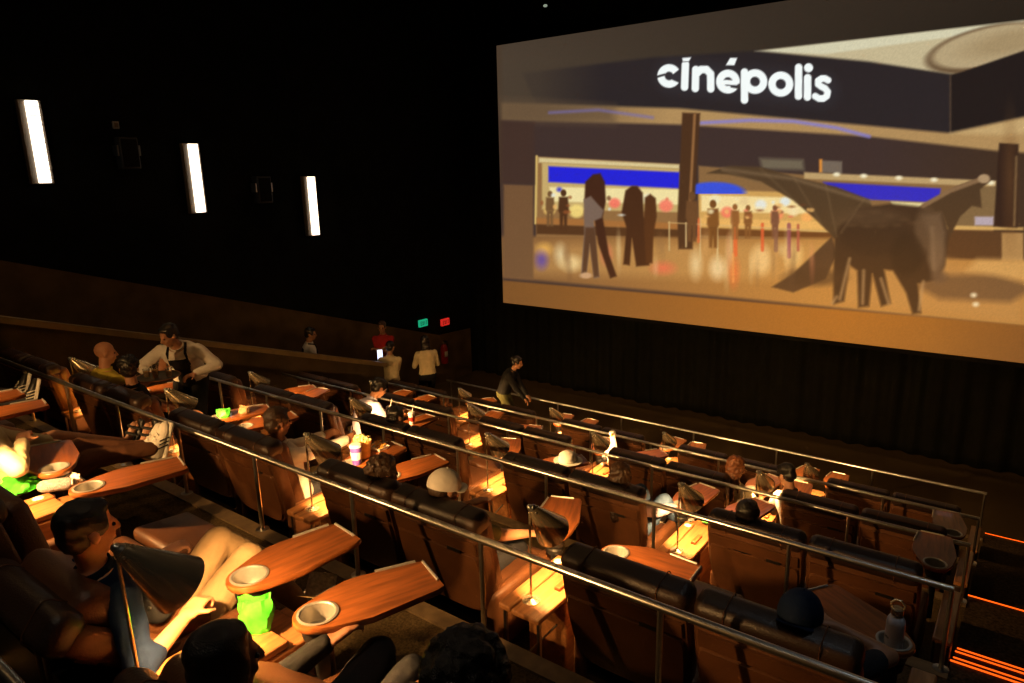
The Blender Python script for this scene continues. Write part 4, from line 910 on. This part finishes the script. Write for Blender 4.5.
# ------------------------------------------------------------------ food, drinks and belongings
def crumple(name, label, loc, size, rz, m, seed, cat, group=None, amp=.10):
    """creased paper or foil pouch: rounded base narrowing to a pinched, folded top"""
    rr = random.Random(seed); nu, nv = 20, 9; ph = [rr.uniform(0, 6.28) for _ in range(8)]; rings = []
    for j in range(nv):
        f = j / (nv - 1); wx = size[0] * (.86 + .2 * math.sin(f * 2.6)); wy = size[1] * (1.0 - .86 * f ** 1.5); ring = []
        for i in range(nu):
            t = 2 * math.pi * i / nu; c_, s_ = math.cos(t), math.sin(t)
            k = 1 + amp * math.sin(4 * t + ph[0] + 5 * f) + amp * .7 * math.sin(7 * t + ph[1] - 8 * f) + rr.uniform(-amp, amp) * .5
            if j == 0: k *= .93
            ring.append((wx * math.copysign(abs(c_) ** .7, c_) * k, wy * math.copysign(abs(s_) ** .7, s_) * k + size[1] * .25 * math.sin(3 * c_ + ph[2]) * f, size[2] * 2 * f + (rr.uniform(-.1, .1) * size[2] if 0 < j else 0)))
        rings.append(ring)
    o = thing(name, label, cat, loc, rz, group); obj('body', MB().rings(rings), m, o, sharp=22)
    top = [rings[-1][i] for i in range(0, nu // 2 + 1)]
    obj('folded_top', MB().rings([[(x, y * .4, z - .002) for x, y, z in top], [(x * 1.04, y * .4 + size[1] * .22 * math.sin(9 * x / size[0] + ph[3]), z + size[2] * .4) for x, y, z in top]], cap=False, close=False), m, o, sharp=20); return o
def drink_cup(label, loc, body, r=.045, h=.15, straw=True, band=None, group=None):
    c = thing('drink_cup', label, 'cup', loc, 0, group)
    obj('cup', MB().lathe([(r * .72, .0), (r * .74, .004), (r, h), (r * .98, h)], n=20), body, c)
    lid = obj('lid', MB().lathe([(r * 1.06, h), (r * 1.06, h + .008), (r * .9, h + .016), (r * .85, h + .02), (.004, h + .02)], n=20), 'paper_white', c)
    if straw: obj('straw', MB().tube((.01, 0, h + .015), (.025, .015, h + .11), .0045, n=8), 'paper_white', c)
    if band: obj('print', MB().lathe([(r * .80 + .0012, h * .30), (r * .93 + .0012, h * .72)], n=20, cap=False), band, c)
    return c
TT = .0135
ft, fa, fb, fc, fd = (FL[k] for k in ROWS)
def tabpt(key, u, v):
    loc, yaw = TABPOS[key]; a = -R(yaw); return Vector((loc.x + u * math.cos(a) - v * math.sin(a), loc.y + u * math.sin(a) + v * math.cos(a), loc.z + TT))
# topmost row
p = onZ(24, 490, ft + .60); crumple('snack_bag', 'crumpled neon green snack bag on the far console of the topmost row', (p.x, p.y, ft + .613), (.10, .12, .035), .4, 'neon_green', 3, 'snack bag', 'neon green bags')
p = onZ(258, 628, 3.51); crumple('snack_bag', 'neon green snack bag standing on the console between two wooden tables', (p.x, p.y, 3.507), (.062, .042, .062), .7, 'neon_green', 5, 'snack bag', 'neon green bags', .07)
p = onZ(50, 492, ft + .60); o = thing('rolled_towel', 'grey rolled napkin beside the neon bag on the console', 'towel', (p.x + .05, p.y + .02, ft + .65), R(-35)); obj('roll', MB().capsule((0, -.06, 0), (0, .06, 0), .036, n=16), 'towel', o); obj('spiral', MB().path([((.026) * (1 - k / 22) * math.cos(k * .8), .088, .026 * (1 - k / 22) * math.sin(k * .8)) for k in range(20)], .004, 6), 'paper_white', o)
p = onZ(72, 470, ft + .70); crumple('paper_napkin', 'white crumpled paper napkin by the swing table cup holder', (p.x, p.y, ft + .613), (.06, .045, .03), .2, 'paper_white', 9, 'napkin')
p = onZ(320, 592, 3.36); o = thing('menu_card', 'grey folded menu leaning under the wooden table', 'menu', (p.x, p.y, 3.25), R(25)); obj('leaf', MB().rings([[(-.07, -.02, .10), (.07, -.02, .10), (.07, .05, .18), (-.07, .05, .18)], [(-.07, -.018, .097), (.07, -.018, .097), (.07, .052, .177), (-.07, .052, .177)]]), 'towel', o); obj('leaf', MB().rings([[(-.07, -.02, .10), (.07, -.02, .10), (.07, -.10, .15), (-.07, -.10, .15)], [(-.07, -.02, .097), (.07, -.02, .097), (.07, -.10, .147), (-.07, -.10, .147)]]), 'cloth_khaki', o)
o = thing('handbag', 'black leather bag with metal studs on the reclining man', 'bag', (-2.68, 1.06, ft + .65), R(25))
obj('body', MB().rbox((0, 0, .06), (.13, .06, .07), .045), 'cloth_black', o, 60); obj('handle', MB().path([(-.09, 0, .12), (-.07, 0, .19), (0, 0, .22), (.07, 0, .19), (.09, 0, .12)], .009), 'black_plastic', o)
for k in range(5): obj('stud', MB().ell((-.09 + .045 * k, -.061, .085), (.008, .005, .008), n=8, m=5), 'steel', o)
# second row down
p = tabpt(('A', 1, -1), -.02, .13); o = thing('popcorn_bucket', 'orange bucket heaped with popcorn on the swing table', 'popcorn', p)
obj('bucket', MB().lathe([(.055, 0), (.056, .004), (.08, .15), (.078, .15)], n=24), 'popcorn_box', o); rr = random.Random(2); pm = MB(); pm.lathe([(.077, .143), (.06, .165), (.02, .178), (.003, .18)], n=16)
for _ in range(46):
    a_, q_ = rr.uniform(0, 6.28), math.sqrt(rr.uniform(0, 1)) * .072; pm.ell((q_ * math.cos(a_), q_ * math.sin(a_), .155 + .03 * (1 - q_ / .072) + rr.uniform(0, .012)), (rr.uniform(.009, .014),) * 3, n=6, m=4)
pk = obj('popcorn', pm, 'popcorn', o, 60); pk['kind'] = 'stuff'
p = tabpt(('A', 1, -1), .055, .01); drink_cup('purple printed drink cup beside the popcorn bucket', p, 'purple', .048, .15, False, 'paper_white')
p = tabpt(('A', 1, -1), -.05, .31); o = thing('nacho_tray', 'paper tray of orange nachos behind the purple cup', 'nachos', p)
obj('tray', MB().rings([[(x * .8, y * .8, 0) for x, y in ((-.07, -.05), (.07, -.05), (.07, .05), (-.07, .05))], [(x, y, .035) for x, y in ((-.08, -.06), (.08, -.06), (.08, .06), (-.08, .06))], [(x * .95, y * .95, .035) for x, y in ((-.08, -.06), (.08, -.06), (.08, .06), (-.08, .06))], [(x * .78, y * .78, .006) for x, y in ((-.07, -.05), (.07, -.05), (.07, .05), (-.07, .05))]]), 'paper_white', o)
for k in range(12):
    x_, y_, a_ = rr.uniform(-.05, .05), rr.uniform(-.035, .035), rr.uniform(0, 6.28); obj('chip', MB().rings([[(x_ + .026 * math.cos(a_ + q_), y_ + .026 * math.sin(a_ + q_), .02 + .003 * k + rr.uniform(-.006, .012) + dz) for q_ in (0, 2.1, 4.2)] for dz in (0, .004)]), 'nacho', o)
p = tabpt(('A', 2, -1), .03, .05); crumple('snack_bag', 'neon green snack bag on a swing table left of the white-shirted man', p, (.06, .045, .035), .9, 'neon_green', 12, 'snack bag', 'neon green bags')
p = tabpt(('A', 2, -1), .02, .24); crumple('snack_wrap', 'crumpled tan food wrapper behind the dark haired man', p, (.055, .05, .03), .2, 'cloth_khaki', 14, 'wrapper')
loc, yaw = TABPOS[('A', 'end')]
o = thing('water_bottle', 'pale white metal water bottle standing in the end table cup holder', 'bottle', (loc.x, loc.y, loc.z - .069))
obj('flask', MB().lathe([(.030, .0), (.040, .004), (.042, .012), (.042, .185), (.039, .205), (.030, .222), (.024, .228), (.024, .236)], n=28), 'bottle_white', o)
cp = obj('screw_cap', MB().lathe([(.027, .234), (.028, .238), (.028, .262), (.022, .268), (.004, .268)], n=20), 'brass', o); obj('carry_loop', MB().path([(-.024, 0, .255), (-.03, 0, .285), (-.012, 0, .308), (.012, 0, .308), (.03, 0, .285), (.024, 0, .255)], .0055), 'brass', cp)
lg = MB()
for k in range(6):
    a_ = R(205 + k * 6.5); a2 = R(205 + k * 6.5 + 3.5); lg.rings([[(.0425 * math.cos(a), .0425 * math.sin(a), .108 + dz) for a in (a_, a2)] + [(.0418 * math.cos(a), .0418 * math.sin(a), .108 + dz) for a in (a2, a_)] for dz in (0, .010 + .005 * (k % 3 == 0))])
obj('print', lg, 'black_plastic', o)
p = onZ(866, 668, fa + .60); o = thing('paper_bowl', 'white round paper bowl on the narrow end arm', 'bowl', (p.x, p.y, fa + .594)); obj('bowl', MB().lathe([(.04, 0), (.042, .004), (.065, .05), (.063, .05), (.038, .008), (.002, .007)], n=22, cap=False), 'paper_white', o); obj('lid', MB().lathe([(.067, .048), (.067, .054), (.05, .062), (.003, .064)], n=22), 'paper_white', o)
def phone(loc, rz, tilt, label, s=1.0, bright='glow_screen', name='phone'):
    o = thing(name, label, name, loc, rz); o.rotation_euler = (tilt, 0, rz)
    obj('case', MB().rbox((0, 0, 0), (.037 * s, .075 * s, .005), .005), 'paper_white' if name == 'phone' else 'black_plastic', o); obj('display', MB().rbox((0, 0, .0055), (.033 * s, .07 * s, .001), .001), bright, o); return o
phone(onZ(481, 540, 2.93), R(-30), R(35), 'white phone in the hand of the guest in the white cap', bright='black_plastic')
# waiter's tray and glasses
p = onZ(158, 378, fa + 1.00); p = Vector((p.x, p.y, fa + 1.0)); o = thing('serving_tray', 'round black tray held by the waiter with glasses on it', 'tray', p); obj('plate', MB().lathe([(.01, 0), (.19, 0), (.215, .018), (.21, .02), (.186, .006), (.01, .006)], n=32), 'black_plastic', o); obj('rim', MB().path([(.213 * math.cos(2 * math.pi * k / 32), .213 * math.sin(2 * math.pi * k / 32), .02) for k in range(33)], .005, 6), 'wood', o)
for k, (dx, dy, lab) in enumerate([(-.10, -.06, 'small clear glass of amber drink at the tray edge by the bald man'), (.02, -.03, 'tall clear glass of amber drink in the middle of the tray'), (.10, .07, 'clear glass of amber drink on the tray nearest the waiter')]):
    g = thing('drinking_glass', lab, 'glass', (p.x + dx, p.y + dy, p.z + .0065), group='glasses on the tray'); hh = (.09, .13, .10)[k]
    obj('tumbler', MB().lathe([(.027, 0), (.034, hh), (.031, hh), (.025, .008), (.002, .008)], n=18, cap=False), 'glass', g); obj('liquid', MB().lathe([(.024, .009), (.029, hh * .7), (.003, hh * .7)], n=16), 'drink', g)
# middle row
p = tabpt(('B', 2, -1), .05, .16); drink_cup('white and blue drink cup with straw beside the hunched guest', p, 'paper_white', .042, .13, True, 'cup_blue', 'takeaway cups of the middle row')
p = tabpt(('B', 2, 1), .0, .14); drink_cup('red and white drink cup with straw on the middle row', p, 'paper_white', .042, .13, True, 'cup_red', 'takeaway cups of the middle row')
p = onZ(706, 522, fb + .6); crumple('snack_bag', 'bright green wrapper on the lit console by the jeans', (p.x, p.y, fb + .612), (.045, .04, .012), .3, 'neon_green', 21, 'snack bag', 'neon green bags')
p = onZ(588, 480, 2.28); o = thing('sun_hat', 'white brimmed hat resting on a swing table in the middle row', 'hat', tabpt(('B', 1, 1), .0, .30)); obj('crown', MB().lathe([(.10, 0), (.102, .03), (.09, .075), (.055, .10), (.004, .108)], n=22), 'cloth_white', o, 60); obj('brim', MB().lathe([(.09, .0), (.15, .004), (.15, .008), (.09, .008)], n=24, cap=False), 'cloth_white', o)
# fourth row down
p = onZ(606, 468, fc + .61); o = thing('goose_toy', 'white plush bird toy with long curved neck and black markings', 'toy', (p.x + .03, p.y + .10, fc + .613), R(20)); o.scale = (1.3, 1.3, 1.3)
bm = MB(); bm.ell((0, 0, .09), (.10, .085, .088)); bm.path([(.0, .05, .13), (.0, .09, .20), (-.01, .085, .27), (.0, .05, .32), (.0, .02, .335)], [.05, .032, .026, .028, .03], 12); bm.ell((0, .005, .335), (.033, .036, .03)); soften(obj('body', bm, 'cloth_white', o, 0), .008, 2)
obj('beak', MB().tube((0, -.025, .333), (0, -.065, .325), .013, .004, 8), 'nacho', o)
for k, (x_, y_, z_) in enumerate([(.06, -.055, .10), (-.055, -.062, .09), (.0, -.078, .12), (.085, .0, .11)]): obj('marking', MB().ell((x_, y_, z_), (.034, .024, .03), n=10, m=7), 'cloth_black', o)
# front row
p = tabpt(('D', 3, 1), .02, .12); crumple('snack_bag', 'neon green snack bag on the front row table by the woman in black', p, (.08, .05, .035), .2, 'neon_green', 31, 'snack bag', 'neon green bags')
# tablet
p = onZ(380, 355, .325 + 1.42); phone(p, R(47), R(60), 'bright glowing tablet held up by the white-shirted person', 1.5, name='tablet')
